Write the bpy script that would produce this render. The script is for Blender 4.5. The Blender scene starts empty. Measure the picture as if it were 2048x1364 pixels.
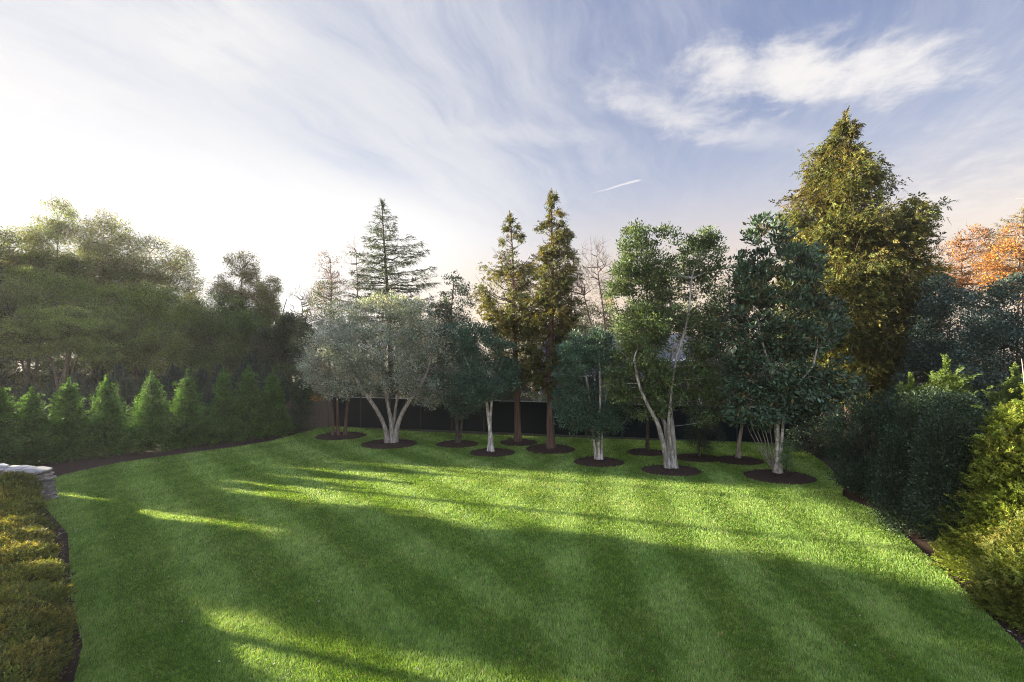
import bpy, math, numpy as np
from mathutils import Vector
rng = np.random.default_rng(11)
R = math.radians
SC = bpy.context.scene
COL = SC.collection

# ---------------------------------------------------------------- camera
F = 910.2; HC = 5.25; HY = 690.0          # focal length (photo pixels), eye height, horizon row
cam = bpy.data.cameras.new('camera'); cam.sensor_width = 36; cam.lens = 16; cam.clip_end = 3000
cam.shift_y = (HY - 682.0) / 2048
camo = bpy.data.objects.new('camera', cam); COL.objects.link(camo)
camo.location = (0, 0, HC); camo.rotation_euler = (R(90), 0, 0)
SC.camera = camo

# ---------------------------------------------------------------- light
SUN_EL = R(13.0); SUN_AZ = math.atan2(-0.96, 0.28)      # azimuth from +Y towards +X
SV = Vector((math.sin(SUN_AZ)*math.cos(SUN_EL), math.cos(SUN_AZ)*math.cos(SUN_EL), math.sin(SUN_EL)))
EXPO = 2.85; HAZE = .00032
sun = bpy.data.lights.new('sun', 'SUN'); sun.energy = 5.0; sun.angle = R(0.6); sun.color = (1.0, 0.88, 0.68)
suno = bpy.data.objects.new('sun', sun); COL.objects.link(suno)
suno.rotation_euler = SV.to_track_quat('Z', 'Y').to_euler()
SC.view_settings.view_transform = 'Standard'; SC.view_settings.look = 'None'
SC.view_settings.exposure = EXPO; SC.view_settings.gamma = 1; SC.view_settings.use_curve_mapping = False
SC.cycles.max_bounces = 6; SC.cycles.diffuse_bounces = 3; SC.cycles.glossy_bounces = 2
SC.cycles.transmission_bounces = 4; SC.cycles.transparent_max_bounces = 4; SC.cycles.volume_bounces = 0
SC.cycles.use_adaptive_sampling = False; SC.cycles.use_denoising = True; SC.cycles.denoiser = 'OPENIMAGEDENOISE'; SC.cycles.denoising_prefilter = 'NONE'; SC.cycles.filter_width = 1.0
SC.cycles.sample_clamp_indirect = 1; SC.cycles.sample_clamp_direct = 1

class NT:
    """small helper to write node maths"""
    def __init__(s, nt): s.nt = nt
    def node(s, t, **kw):
        n = s.nt.nodes.new(t)
        for k, v in kw.items(): setattr(n, k, v)
        return n
    def put(s, sock, v):
        if isinstance(v, bpy.types.NodeSocket): s.nt.links.new(v, sock)
        elif v is not None: sock.default_value = v
    def m(s, op, a, b=None, c=None, clamp=False):
        n = s.node('ShaderNodeMath', operation=op, use_clamp=clamp)
        for i, v in enumerate((a, b, c)):
            if v is not None: s.put(n.inputs[i], v)
        return n.outputs[0]
    def add(s, a, b): return s.m('ADD', a, b)
    def sub(s, a, b): return s.m('SUBTRACT', a, b)
    def mul(s, a, b): return s.m('MULTIPLY', a, b)
    def div(s, a, b): return s.m('DIVIDE', a, b)
    def smooth(s, v, lo, hi, t0=0.0, t1=1.0):
        n = s.node('ShaderNodeMapRange', interpolation_type='SMOOTHSTEP')
        for i, x in enumerate((v, lo, hi, t0, t1)): s.put(n.inputs[i], x)
        return n.outputs[0]
    def xyz(s, x, y, z):
        n = s.node('ShaderNodeCombineXYZ')
        for i, v in enumerate((x, y, z)): s.put(n.inputs[i], v)
        return n.outputs[0]
    def mix(s, f, a, b, mode='MIX'):
        n = s.node('ShaderNodeMix', data_type='RGBA', blend_type=mode)
        s.put(n.inputs[0], f); s.put(n.inputs[6], a); s.put(n.inputs[7], b)
        return n.outputs[2]
    def noise(s, vec, scale=1, detail=4, rough=.5, dist=0.0, lac=2.0):
        n = s.node('ShaderNodeTexNoise')
        s.put(n.inputs['Vector'], vec); n.inputs['Scale'].default_value = scale
        n.inputs['Detail'].default_value = detail; n.inputs['Roughness'].default_value = rough
        n.inputs['Distortion'].default_value = dist; n.inputs['Lacunarity'].default_value = lac
        return n.outputs[0], n.outputs[1]

def lin(r, g, b, k=1.0):
    f = lambda c: ((c/255+.055)/1.055)**2.4 if c/255 > .04045 else c/255/12.92
    return (f(r)*k, f(g)*k, f(b)*k, 1)

# ---------------------------------------------------------------- sky
world = bpy.data.worlds.new('World'); SC.world = world; world.use_nodes = True
wn = NT(world.node_tree); world.node_tree.nodes.clear()
tc = wn.node('ShaderNodeTexCoord')
sp = wn.node('ShaderNodeSeparateXYZ'); wn.nt.links.new(tc.outputs['Generated'], sp.inputs[0])
dx, dy, dz = sp.outputs
sky = wn.node('ShaderNodeTexSky', sky_type='NISHITA', sun_disc=False, sun_elevation=SUN_EL,
              sun_rotation=SUN_AZ, altitude=50, air_density=1.0, dust_density=1.0, ozone_density=1.5)
nish = wn.mix(1.0, sky.outputs[0], (.085, .085, .085, 1), 'MULTIPLY')
K = 1.0/2**EXPO
zz = wn.m('MAXIMUM', wn.add(dz, 0.02), 0.02)
px = wn.div(dx, zz); py = wn.div(dy, zz)                     # the cloud layer seen as a flat plane overhead
al = wn.add(wn.mul(px, .38), wn.mul(py, .92)); ac = wn.sub(wn.mul(px, .92), wn.mul(py, .38))
# clear-sky colour: lavender blue overhead, paler low down, warm at the horizon
el = wn.m('MAXIMUM', dz, 0.0)
base = wn.mix(wn.smooth(el, .02, .62), lin(206, 207, 219, K), lin(116, 130, 172, K))
base = wn.mix(.10, base, nish)
warm = wn.smooth(el, .36, .05)
base = wn.mix(wn.mul(warm, .75), base, lin(246, 226, 208, K))
# streaked cirrus veil
dn, dcol = wn.noise(wn.xyz(px, py, 0.0), .9, 3, .5)
wob = wn.mul(wn.sub(dn, .5), .55)
st1, _ = wn.noise(wn.xyz(wn.mul(al, .28), wn.add(ac, wob), 3.1), 3.0, 9, .68, .2)
st2, _ = wn.noise(wn.xyz(wn.mul(al, .12), wn.add(wn.mul(ac, .9), wob), 9.7), 7.5, 8, .66, .2)
big, _ = wn.noise(wn.xyz(wn.mul(al, .35), ac, 1.7), 1.1, 3, .5)
streak = wn.add(wn.mul(st1, .62), wn.mul(st2, .38))
gl = Vector((-.85, 1.0, .20)).normalized()
gd = wn.add(wn.add(wn.mul(dx, gl.x), wn.mul(dy, gl.y)), wn.mul(dz, gl.z))
left = wn.smooth(gd, .48, .93)
cover = wn.add(wn.add(wn.mul(wn.sub(streak, .5), 2.3), wn.mul(wn.sub(big, .5), 1.2)), wn.add(wn.mul(left, .60), .28))
veil = wn.mul(wn.smooth(cover, -.15, 1.15), .9)
veilc = wn.mix(left, lin(212, 214, 226, K), lin(232, 233, 238, K))
base = wn.mix(veil, base, veilc)
# denser cloud bodies, each an ellipse in the cloud plane torn by noise
fn, _ = wn.noise(wn.xyz(px, py, 5.0), 5.5, 8, .62, .3)
fn2, _ = wn.noise(wn.xyz(wn.mul(al, .6), wn.mul(ac, 1.3), 2.0), 3.0, 6, .6, .3)
fray = wn.add(wn.mul(wn.sub(fn, .5), 1.5), wn.mul(wn.sub(fn2, .5), 1.3))
def cloud(cx, cy, rx, ry, rot, amp, soft=1.0, frk=1.0):
    global base
    c, s_ = math.cos(R(rot)), math.sin(R(rot))
    ux = wn.sub(px, cx); uy = wn.sub(py, cy)
    a = wn.div(wn.add(wn.mul(ux, c), wn.mul(uy, s_)), rx)
    b = wn.div(wn.sub(wn.mul(uy, c), wn.mul(ux, s_)), ry)
    d = wn.m('SQRT', wn.add(wn.mul(a, a), wn.mul(b, b)))
    v = wn.add(wn.sub(1.0, d), wn.mul(fray, frk))
    base = wn.mix(wn.mul(wn.smooth(v, -.15*soft, .85*soft), amp), base, lin(250, 246, 243, K*1.03))
cloud(1.12, 1.60, .58, .22, 3, .86, 1.05, 1.3)
cloud(.90, 1.62, .40, .20, 0, .45, 1.0)
cloud(.60, 1.84, .48, .17, 28, .62, 1.2, 1.3)
cloud(1.12, 2.08, .42, .15, 12, .35, 1.3)
cloud(.05, 2.06, .40, .12, 5, .28, 1.2)
cloud(3.6, 3.4, 1.25, 2.2, -42, .80, 1.2, .8)
cloud(-.95, 1.42, .33, .26, 0, .65, 1.3, .8)
cloud(-1.9, 1.5, .7, .5, 20, .5, 1.3, .8)
# contrail
ux = wn.sub(px, .455); uy = wn.sub(py, 2.86); cl = math.hypot(.275, .26); ca, sa = .275/cl, -.26/cl
ta = wn.div(wn.add(wn.mul(ux, ca), wn.mul(uy, sa)), cl)
tb = wn.m('ABSOLUTE', wn.add(wn.sub(wn.mul(uy, ca), wn.mul(ux, sa)), wn.mul(wn.sub(fn, .5), .05)))
tw = wn.add(wn.mul(ta, .022), .004)
con = wn.mul(wn.mul(wn.smooth(tb, tw, wn.mul(tw, .2)), wn.smooth(ta, -.02, .5)), wn.smooth(ta, 1.05, .95))
base = wn.mix(wn.mul(con, .85), base, lin(245, 242, 245, K))
# brightness round the hidden sun side
glow = wn.mul(wn.smooth(gd, .66, .94), wn.smooth(el, .45, .15))
base = wn.mix(wn.m('POWER', glow, 1.3), base, lin(255, 253, 250, K*1.12))
warm2 = wn.mul(wn.smooth(el, .24, .03), wn.smooth(gd, .99, .80))
base = wn.mix(wn.mul(warm2, .85), base, lin(248, 222, 192, K))
base = wn.mix(wn.mul(wn.mul(wn.smooth(el, .36, .06), wn.smooth(dx, -.25, .45)), .45), base, lin(246, 222, 200, K))
boost = wn.add(wn.add(1.0, wn.mul(wn.smooth(dz, .62, .95), 2.8)), wn.mul(wn.smooth(dy, .15, -.45), 2.0))   # added brightness out of view, overhead and behind the viewer, to lift the shade
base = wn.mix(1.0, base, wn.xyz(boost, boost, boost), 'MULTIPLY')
under = wn.smooth(dz, 0.0, -.05)
base = wn.mix(under, base, lin(70, 80, 60, K))
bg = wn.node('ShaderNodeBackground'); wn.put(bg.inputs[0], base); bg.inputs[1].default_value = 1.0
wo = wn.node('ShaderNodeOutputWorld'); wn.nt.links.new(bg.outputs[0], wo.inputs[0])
hz = bpy.data.materials.new('air'); hz.use_nodes = True; hn = NT(hz.node_tree); hz.node_tree.nodes.clear()
pv = hn.node('ShaderNodeVolumePrincipled'); pv.inputs['Density'].default_value = HAZE; pv.inputs['Color'].default_value = (.93, .94, .96, 1); pv.inputs['Anisotropy'].default_value = .55
ho = hn.node('ShaderNodeOutputMaterial'); hn.nt.links.new(pv.outputs[0], ho.inputs['Volume'])
world.cycles.sampling_method = 'MANUAL'; world.cycles.sample_map_resolution = 512

# ---------------------------------------------------------------- helpers
def G(px_, py_):
    d = HC*F/(py_-HY); return np.array([(px_-1024)/F*d, d, 0.0])
def PX(px_, d): return (px_-1024)/F*d
def PZ(py_, d): return HC + (HY-py_)/F*d
def W(px_, py_, d): return np.array([PX(px_, d), d, PZ(py_, d)])
def nrm(v): return v/np.maximum(np.linalg.norm(v, axis=-1, keepdims=True), 1e-9)

def tag(o, label=None, cat=None, group=None, kind=None):
    if label: o['label'] = label
    if cat: o['category'] = cat
    if group: o['group'] = group
    if kind: o['kind'] = kind
    return o
def empty(name, loc, label=None, cat=None, group=None):
    o = bpy.data.objects.new(name, None); o.location = [float(c) for c in loc]; o.empty_display_size = .2
    COL.objects.link(o); return tag(o, label, cat, group)

def mk(name, V, faces, mat, parent=None, col=None, smooth=False, uv=None):
    """V (N,3); faces = list of int arrays (M,k); col (N,3) per vertex"""
    V = np.asarray(V, np.float32)
    if parent is not None: V = V - np.array(parent.location, np.float32)
    if not isinstance(faces, (list, tuple)): faces = [faces]
    faces = [np.asarray(f, np.int32) for f in faces if len(f)]
    me = bpy.data.meshes.new(name)
    me.vertices.add(len(V)); me.vertices.foreach_set('co', V.ravel())
    loops = np.concatenate([f.ravel() for f in faces])
    tot = np.concatenate([np.full(len(f), f.shape[1], np.int32) for f in faces])
    me.loops.add(len(loops)); me.loops.foreach_set('vertex_index', loops)
    me.polygons.add(len(tot))
    me.polygons.foreach_set('loop_start', np.concatenate([[0], np.cumsum(tot)[:-1]]).astype(np.int32))
    me.polygons.foreach_set('loop_total', tot)
    me.polygons.foreach_set('use_smooth', np.full(len(tot), smooth))
    me.update(calc_edges=True)
    if col is not None:
        a = me.color_attributes.new('col', 'FLOAT_COLOR', 'POINT')
        c = np.ones((len(V), 4), np.float32); c[:, :3] = np.clip(col, 0, 1); a.data.foreach_set('color', c.ravel())
    me.materials.append(mat)
    o = bpy.data.objects.new(name, me); COL.objects.link(o)
    if parent is not None: o.parent = parent
    return o

class MB:
    def __init__(s): s.v = []; s.f = []; s.n = 0
    def raw(s, V, Fq): s.v.append(np.asarray(V, float)); s.f.append(np.asarray(Fq, int)+s.n); s.n += len(V)
    def box(s, lo, hi, rotz=0, org=None, taper=0):
        x0, y0, z0 = lo; x1, y1, z1 = hi
        V = np.array([[x0,y0,z0],[x1,y0,z0],[x1,y1,z0],[x0,y1,z0],[x0,y0,z1],[x1,y0,z1],[x1,y1,z1],[x0,y1,z1]], float)
        if rotz:
            c, s_ = math.cos(rotz), math.sin(rotz); V[:, :2] = V[:, :2] @ np.array([[c, s_], [-s_, c]])
        if org is not None: V = V + np.asarray(org, float)
        s.raw(V, [[0,3,2,1],[4,5,6,7],[0,1,5,4],[1,2,6,5],[2,3,7,6],[3,0,4,7]])
    def build(s, name, mat, parent=None): return mk(name, np.concatenate(s.v), s.f, mat, parent)

def box_on(mb, a, b, t, z0, z1, off=0.0):
    """upright slab along the ground line a-b, thickness t"""
    a = np.asarray(a, float)[:2]; b = np.asarray(b, float)[:2]; d = b-a; L = np.hypot(*d); u = d/L; n = np.array([-u[1], u[0]])
    a2 = a+n*(off-t/2); b2 = b+n*(off-t/2); c2 = b+n*(off+t/2); d2 = a+n*(off+t/2)
    V = [[*a2, z0], [*b2, z0], [*c2, z0], [*d2, z0], [*a2, z1], [*b2, z1], [*c2, z1], [*d2, z1]]
    mb.raw(V, [[0,3,2,1],[4,5,6,7],[0,1,5,4],[1,2,6,5],[2,3,7,6],[3,0,4,7]])

# ---------------------------------------------------------------- materials
def mat_new(name):
    m = bpy.data.materials.new(name); m.use_nodes = True; m.node_tree.nodes.clear(); return m, NT(m.node_tree)
def out(n, sh):
    o = n.node('ShaderNodeOutputMaterial'); n.nt.links.new(sh, o.inputs[0])
def principled(n, colr, rough=.8, spec=.3, bump=None, bs=.3, bd=.02):
    p = n.node('ShaderNodeBsdfPrincipled'); n.put(p.inputs['Base Color'], colr); n.put(p.inputs['Roughness'], rough)
    p.inputs['Specular IOR Level'].default_value = spec
    if bump is not None:
        b = n.node('ShaderNodeBump'); b.inputs['Strength'].default_value = bs; b.inputs['Distance'].default_value = bd
        n.put(b.inputs['Height'], bump); n.nt.links.new(b.outputs[0], p.inputs['Normal'])
    return p.outputs[0]
def leaf_mat(name, rough=.5, spec=.35, trans=.35, tint=(1.25, 1.15, .55)):
    m, n = mat_new(name)
    a = n.node('ShaderNodeAttribute', attribute_name='col')
    p = principled(n, a.outputs['Color'], rough, spec)
    t = n.node('ShaderNodeBsdfTranslucent')
    n.put(t.inputs[0], n.mix(1.0, a.outputs['Color'], (*tint, 1), 'MULTIPLY'))
    mx = n.node('ShaderNodeMixShader'); mx.inputs[0].default_value = trans
    n.nt.links.new(p, mx.inputs[1]); n.nt.links.new(t.outputs[0], mx.inputs[2]); out(n, mx.outputs[0]); return m
M_LEAF = leaf_mat('leaf', .55, .3, .3)
M_WOODLEAF = leaf_mat('thin_backlit_leaf', .7, .15, .42, (1.15, 1.15, .75))
M_GLOSS = leaf_mat('glossy_leaf', .48, .28, .15)
M_NEEDLE = leaf_mat('needle', .6, .2, .35)
M_BLADE = leaf_mat('grass_blade', .5, .35, .4, (1.3, 1.2, .5))

def bark_mat(name, c1, c2, sc=14, stretch=.18, patch=None, bs=.6):
    m, n = mat_new(name)
    t = n.node('ShaderNodeTexCoord'); mp = n.node('ShaderNodeMapping'); mp.inputs['Scale'].default_value = (1, 1, stretch)
    n.nt.links.new(t.outputs['Object'], mp.inputs[0])
    a, _ = n.noise(mp.outputs[0], sc, 6, .65, .4)
    c = n.mix(n.smooth(a, .36, .64), c1, c2)
    if patch is not None:
        b, _ = n.noise(t.outputs['Object'], 3.2, 4, .55, .6)
        c = n.mix(n.smooth(b, .5, .62), c, patch)
    out(n, principled(n, c, .9, .15, a, bs, .03)); return m
B_BROWN = bark_mat('brown_bark', (.06, .045, .035, 1), (.15, .115, .09, 1))
B_RED = bark_mat('reddish_bark', (.05, .03, .023, 1), (.125, .08, .062, 1), 10, .08)
B_GREY = bark_mat('grey_bark', (.12, .105, .085, 1), (.30, .27, .23, 1), 12, .3)
B_WHITE = bark_mat('pale_bark', (.14, .125, .105, 1), (.47, .45, .40, 1), 11, .22, (.20, .18, .15, 1), .9)
B_MAG = bark_mat('mottled_bark', (.12, .11, .09, 1), (.36, .34, .29, 1), 9, .6, (.50, .48, .43, 1), .5)
B_PALE = bark_mat('fluted_pale_bark', (.11, .10, .085, 1), (.38, .36, .32, 1), 11, .2, (.17, .155, .13, 1), .9)
B_DARK = bark_mat('dark_bark', (.03, .025, .02, 1), (.075, .062, .05, 1))
B_TWIG = bark_mat('twig_bark', (.14, .115, .10, 1), (.30, .26, .23, 1))

# ---------------------------------------------------------------- plant geometry
def pal(n, cols, wts=None, cl=None, jit=.22, cj=.22):
    """random leaf colours; cl = clump index for clump-wise variation"""
    cols = np.array(cols, float); k = len(cols)
    w = np.ones(k) if wts is None else np.array(wts, float); w = w/w.sum()
    c = cols[rng.choice(k, n, p=w)]
    if cl is not None:
        m = int(cl.max())+1
        cc = cols[rng.choice(k, m, p=w)]; c = .5*c+.5*cc[cl]
        c = c*np.clip(1+cj*rng.standard_normal(m), .45, 1.7)[cl][:, None]
    return c*np.clip(1+jit*rng.standard_normal(n), .4, 1.8)[:, None]

def leafverts(P, D, N, L, Wd):
    D = nrm(D); S = nrm(np.cross(D, N)); L = np.asarray(L)[:, None]; Wd = np.asarray(Wd)[:, None]
    mid = P + D*L*.5
    V = np.stack([P, mid+S*Wd*.5, P+D*L, mid-S*Wd*.5], 1)
    return V.reshape(-1, 3)
def leaf_cloud(C, nper, rad, L, Wd, cols, wts=None, updir=.3, out_c=None, jit=.22, cj=.22, flat=.6, rnd=.8, face=.9):
    """clusters of leaves round the centres C"""
    n = len(C)*nper; cl = np.repeat(np.arange(len(C)), nper)
    off = rng.standard_normal((n, 3)); off = nrm(off)*rng.random((n, 1))**.5*rad*np.array([1, 1, flat])
    P = C[cl]+off
    D = nrm(off)*.6 + rng.standard_normal((n, 3))*rnd + np.array([0, 0, updir])
    if out_c is not None: D += nrm(P-out_c)*.7
    N = rng.standard_normal((n, 3)) + np.array([0, 0, face*2])
    s = rng.uniform(.65, 1.3, n)
    return leafverts(P, D, N, L*s, Wd*s), np.repeat(pal(n, cols, wts, cl, jit, cj), 4, 0)
def quads(n): return np.arange(n*4, dtype=np.int32).reshape(-1, 4)

def fronds(P, D, N, L, nl, ll, lw, c0, c1, ang=48, bend=.0, jit=.18, tilt=.25):
    """flat sprays: nl leaflets along an axis of length L"""
    n = len(P); D = nrm(D); S = nrm(np.cross(D, N)); N2 = nrm(np.cross(S, D)); L = np.broadcast_to(L, (n,))
    t = np.linspace(.05, .97, nl); side = np.where(np.arange(nl) % 2, 1, -1.0)
    a = np.radians(ang)*(1-.55*t)
    ax = P[:, None]+D[:, None]*(L[:, None]*t)[..., None] + np.array([0, 0, 1])*(bend*L[:, None]*t**2)[..., None]
    dl = D[:, None]*np.cos(a)[None, :, None]+S[:, None]*(np.sin(a)*side)[None, :, None] + np.array([0, 0, 1])*(2*bend*t)[None, :, None]
    dl = dl + rng.standard_normal((n, nl, 3))*tilt
    le = ll*(1.15-.65*t)[None, :]*rng.uniform(.75, 1.25, (n, nl))
    Nn = N2[:, None]+rng.standard_normal((n, nl, 3))*.35
    V = leafverts(ax.reshape(-1, 3), dl.reshape(-1, 3), Nn.reshape(-1, 3), le.ravel(), (le*lw/ll).ravel())
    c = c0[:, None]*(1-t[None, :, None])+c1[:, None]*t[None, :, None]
    c = c*np.clip(1+jit*rng.standard_normal((n, nl)), .5, 1.7)[..., None]
    return V, np.repeat(c.reshape(-1, 3), 4, 0)

def frusta(A, B, ra, rb, k):
    """independent tapered segments"""
    n = len(A)
    if n == 0: return np.zeros((0, 3)), np.zeros((0, 4), int)
    D = nrm(B-A); up = np.where(np.abs(D[:, 2:3]) > .9, np.array([[1., 0, 0]]), np.array([[0, 0, 1.]]))
    U = nrm(np.cross(D, up)); Vv = np.cross(D, U)
    th = np.arange(k)/k*2*np.pi
    ring = U[:, None]*np.cos(th)[None, :, None]+Vv[:, None]*np.sin(th)[None, :, None]
    V = np.concatenate([A[:, None]+ring*ra[:, None, None], B[:, None]+ring*rb[:, None, None]], 1).reshape(-1, 3)
    i = np.arange(k); j = (i+1) % k
    f = np.stack([i, j, j+k, i+k], 1)[None]+(np.arange(n)*2*k)[:, None, None]
    return V, f.reshape(-1, 4)

def spline(pts, n):
    pts = np.asarray(pts, float); m = len(pts)
    P = np.vstack([2*pts[0]-pts[1], pts, 2*pts[-1]-pts[-2]])
    t = np.linspace(0, m-1-1e-6, n); i = t.astype(int); f = (t-i)[:, None]
    a, b, c, d = P[i], P[i+1], P[i+2], P[i+3]
    return .5*((2*b)+(-a+c)*f+(2*a-5*b+4*c-d)*f**2+(-a+3*b-3*c+d)*f**3)
def trunk_tube(path, rad, k=14, lump=.06):
    """smooth tapered tube with a flared foot; path (n,3), rad (n)"""
    n = len(path); T = nrm(np.gradient(path, axis=0))
    U = nrm(np.cross(T, np.array([0.02, 1, 0.03]))); Vv = np.cross(T, U)
    th = np.arange(k)/k*2*np.pi; ph = rng.uniform(0, 6.3, 4)
    s = np.linspace(0, 1, n)[:, None]
    lob = 1+lump*(np.sin(2*th+ph[0]+s*5)+.7*np.sin(3*th+ph[1]-s*9)+.6*np.sin(5*th+ph[2]+s*14))+lump*.4*rng.standard_normal((n, k))
    rr = rad[:, None]*lob
    V = path[:, None]+(U[:, None]*np.cos(th)[None, :, None]+Vv[:, None]*np.sin(th)[None, :, None])*rr[..., None]
    V = V.reshape(-1, 3); i = np.arange(k); j = (i+1) % k
    f = (np.stack([i, j, j+k, i+k], 1)[None]+(np.arange(n-1)*k)[:, None, None]).reshape(-1, 4)
    return V, f

def sample_ells(ells, d, n, shell=.55, depth=.8, gaps=.22):
    """points in a union of ellipsoids given as photo pixels (cx,cy,rx,ry[,dd]) at distance d"""
    w = np.array([e[2]*e[2]*e[3] for e in ells], float)**.75; w /= w.sum()
    out_ = []
    for e, k in zip(ells, rng.multinomial(n, w)):
        dd = d+(e[4] if len(e) > 4 else 0)
        v = nrm(rng.standard_normal((k, 3)))*(rng.random((k, 1))**(1/3*(1-shell)+.02))
        rx = e[2]/F*dd; rz = e[3]/F*dd
        out_.append(W(e[0], e[1], dd)+v*np.array([rx, rx*depth, rz]))
    P = np.concatenate(out_); ph = rng.uniform(0, 6.28, 6); k = 5.2/(1.3+.045*d)     # uneven crown: gaps between the boughs
    q = np.sin(P[:, 0]*k+ph[0]+1.3*np.sin(P[:, 2]*k*.6))+np.sin(P[:, 2]*k*1.15+ph[1]+1.1*np.sin(P[:, 1]*k*.7))+np.sin(P[:, 1]*k+ph[2])+.6*np.sin(P[:, 0]*k*2.1+P[:, 2]*k*1.7+ph[3])
    keep = q > np.quantile(q, gaps); return P[keep]

def skeleton(tr, pts, w=.35, step=.35, sag=.05, wob=.04):
    """grow branches from trunk nodes tr (n,3) to the points; returns nodes, parents, tip flags"""
    n0 = len(tr); cap = n0+len(pts)*6+10
    X = np.zeros((cap, 3)); par = -np.ones(cap, int); pl = np.zeros(cap); X[:n0] = tr
    tz = tr[:, 2]; pl[:n0] = (tz-tz.min())*.25
    dist = np.linalg.norm(pts[:, None]-tr[None], axis=2).min(1)
    n = n0; tips = []
    for i in np.argsort(dist):
        p = pts[i]; dv = X[:n]-p; dd = np.sqrt((dv**2).sum(1))
        up = np.maximum(X[:n, 2]-p[2], 0)*.8
        q = int(np.argmin(dd+w*pl[:n]+up)); L = dd[q]
        m = min(5, max(1, int(L/step))); prev = q
        for j in range(1, m+1):
            t = j/m; x = X[q]*(1-t)+p*t
            if j < m: x = x+rng.standard_normal(3)*wob*L; x[2] += -sag*L*4*t*(1-t)
            X[n] = x; par[n] = prev; pl[n] = pl[prev]+L/m; prev = n; n += 1
        tips.append(prev)
    return X[:n], par[:n], np.array(tips), n0
def skel_mesh(X, par, n0, rbase, rtip=.004, kbig=6):
    n = len(X); cnt = np.zeros(n); ch = np.bincount(par[par >= 0], minlength=n)
    cnt[ch == 0] = 1
    for i in range(n-1, n0-1, -1): cnt[par[i]] += cnt[i] if cnt[i] else 0
    mx = max(cnt[n0:].max(), 2); e = math.log(max(rbase/rtip, 1.5))/math.log(mx)
    r = rtip*np.maximum(cnt, 1)**e
    c = np.arange(n0, n); p = par[c]
    rp = np.where(p < n0, r[c]*1.15, np.minimum(r[p], r[c]*1.3))
    big = r[c] > .018
    V1, f1 = frusta(X[p[big]], X[c[big]], rp[big], r[c[big]], kbig)
    V2, f2 = frusta(X[p[~big]], X[c[~big]], rp[~big], r[c[~big]], 3)
    return np.concatenate([V1, V2]), np.concatenate([f1, f2+len(V1)])

def finish(root, VF, bark, crown=None, mleaf=None):
    V = []; f = []; n = 0
    for v, q in VF: V.append(v); f.append(q+n); n += len(v)
    mk('trunk', np.concatenate(V), np.concatenate(f), bark, root, smooth=True)
    if crown is not None:
        cv = np.concatenate([c[0] for c in crown]); cc = np.concatenate([c[1] for c in crown])
        mk('crown', cv, quads(len(cv)//4), mleaf or M_LEAF, root, col=cc)
    return root

def bpath(trunk, d, dd=0.0, n=26):
    """trunk given as photo points from the ground upwards"""
    P = [W(x, y, d) for x, y in trunk]; P[0][2] = -.03
    P = np.array(P); P[:, 1] += np.linspace(0, dd, len(P)); return spline(P, n)

def broadleaf(name, label, cat, base, trunks, ells, npts, nper, crad, L, Wd, cols, wts=None, bark=None, leafm=None,
              group=None, rb=.05, rtip=.004, w=.35, shell=.5, depth=.8, tw=0, sag=.03, attach=.35, updir=.3,
              d=None, cj=.22, leaffrac=1.0, flat=.6, step=.35):
    """trunks: list of (points, r0, r1, depth lean)"""
    g = G(*base)
    if d is not None: g = np.array([PX(base[0], d), d, 0])
    dd = g[1]; root = empty(name, g, label, cat, group); VF = []; tr = []
    for t in trunks:
        P = bpath(t[0], dd, t[3] if len(t) > 3 else 0); s = np.linspace(0, 1, len(P))
        rad = t[1]+(t[2]-t[1])*s; rad = rad*(1+.8*np.exp(-s*20))
        VF.append(trunk_tube(P, rad)); tr.append(P[int(len(P)*attach):])
    tr = np.concatenate(tr)
    pts = sample_ells(ells, dd, npts, shell, depth)
    X, par, tips, n0 = skeleton(tr, pts, w, sag=sag, step=step)
    VF.append(skel_mesh(X, par, n0, rb, rtip))
    cen = pts.mean(0)
    if tw:      # bare twigs past the tips
        k = tw; T = np.repeat(X[tips], k, 0); Dd = nrm(nrm(T-cen)*.8+rng.standard_normal(T.shape)*.6+np.array([0, 0, .35]))
        ln = rng.uniform(.25, .7, len(T))*crad/.35
        m = T+Dd*ln[:, None]*.5+rng.standard_normal(T.shape)*.03; e = m+nrm(Dd+rng.standard_normal(T.shape)*.35)*ln[:, None]*.5
        r = np.full(len(T), rtip)
        VF.append(frusta(T, m, r, r*.7, 3)); VF.append(frusta(m, e, r*.7, r*.35, 3))
    crown = None
    if nper:
        C = X[tips]
        if leaffrac < 1: C = C[rng.random(len(C)) < leaffrac]
        crown = [leaf_cloud(C, nper, crad, L, Wd, cols, wts, updir, cen, cj=cj, flat=flat)]
    return finish(root, VF, bark or B_BROWN, crown, leafm)

def prof(pr, z):
    return np.interp(z, [p[0] for p in pr][::-1], [p[1] for p in pr][::-1]), np.interp(z, [p[0] for p in pr][::-1], [p[2] for p in pr][::-1])

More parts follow.
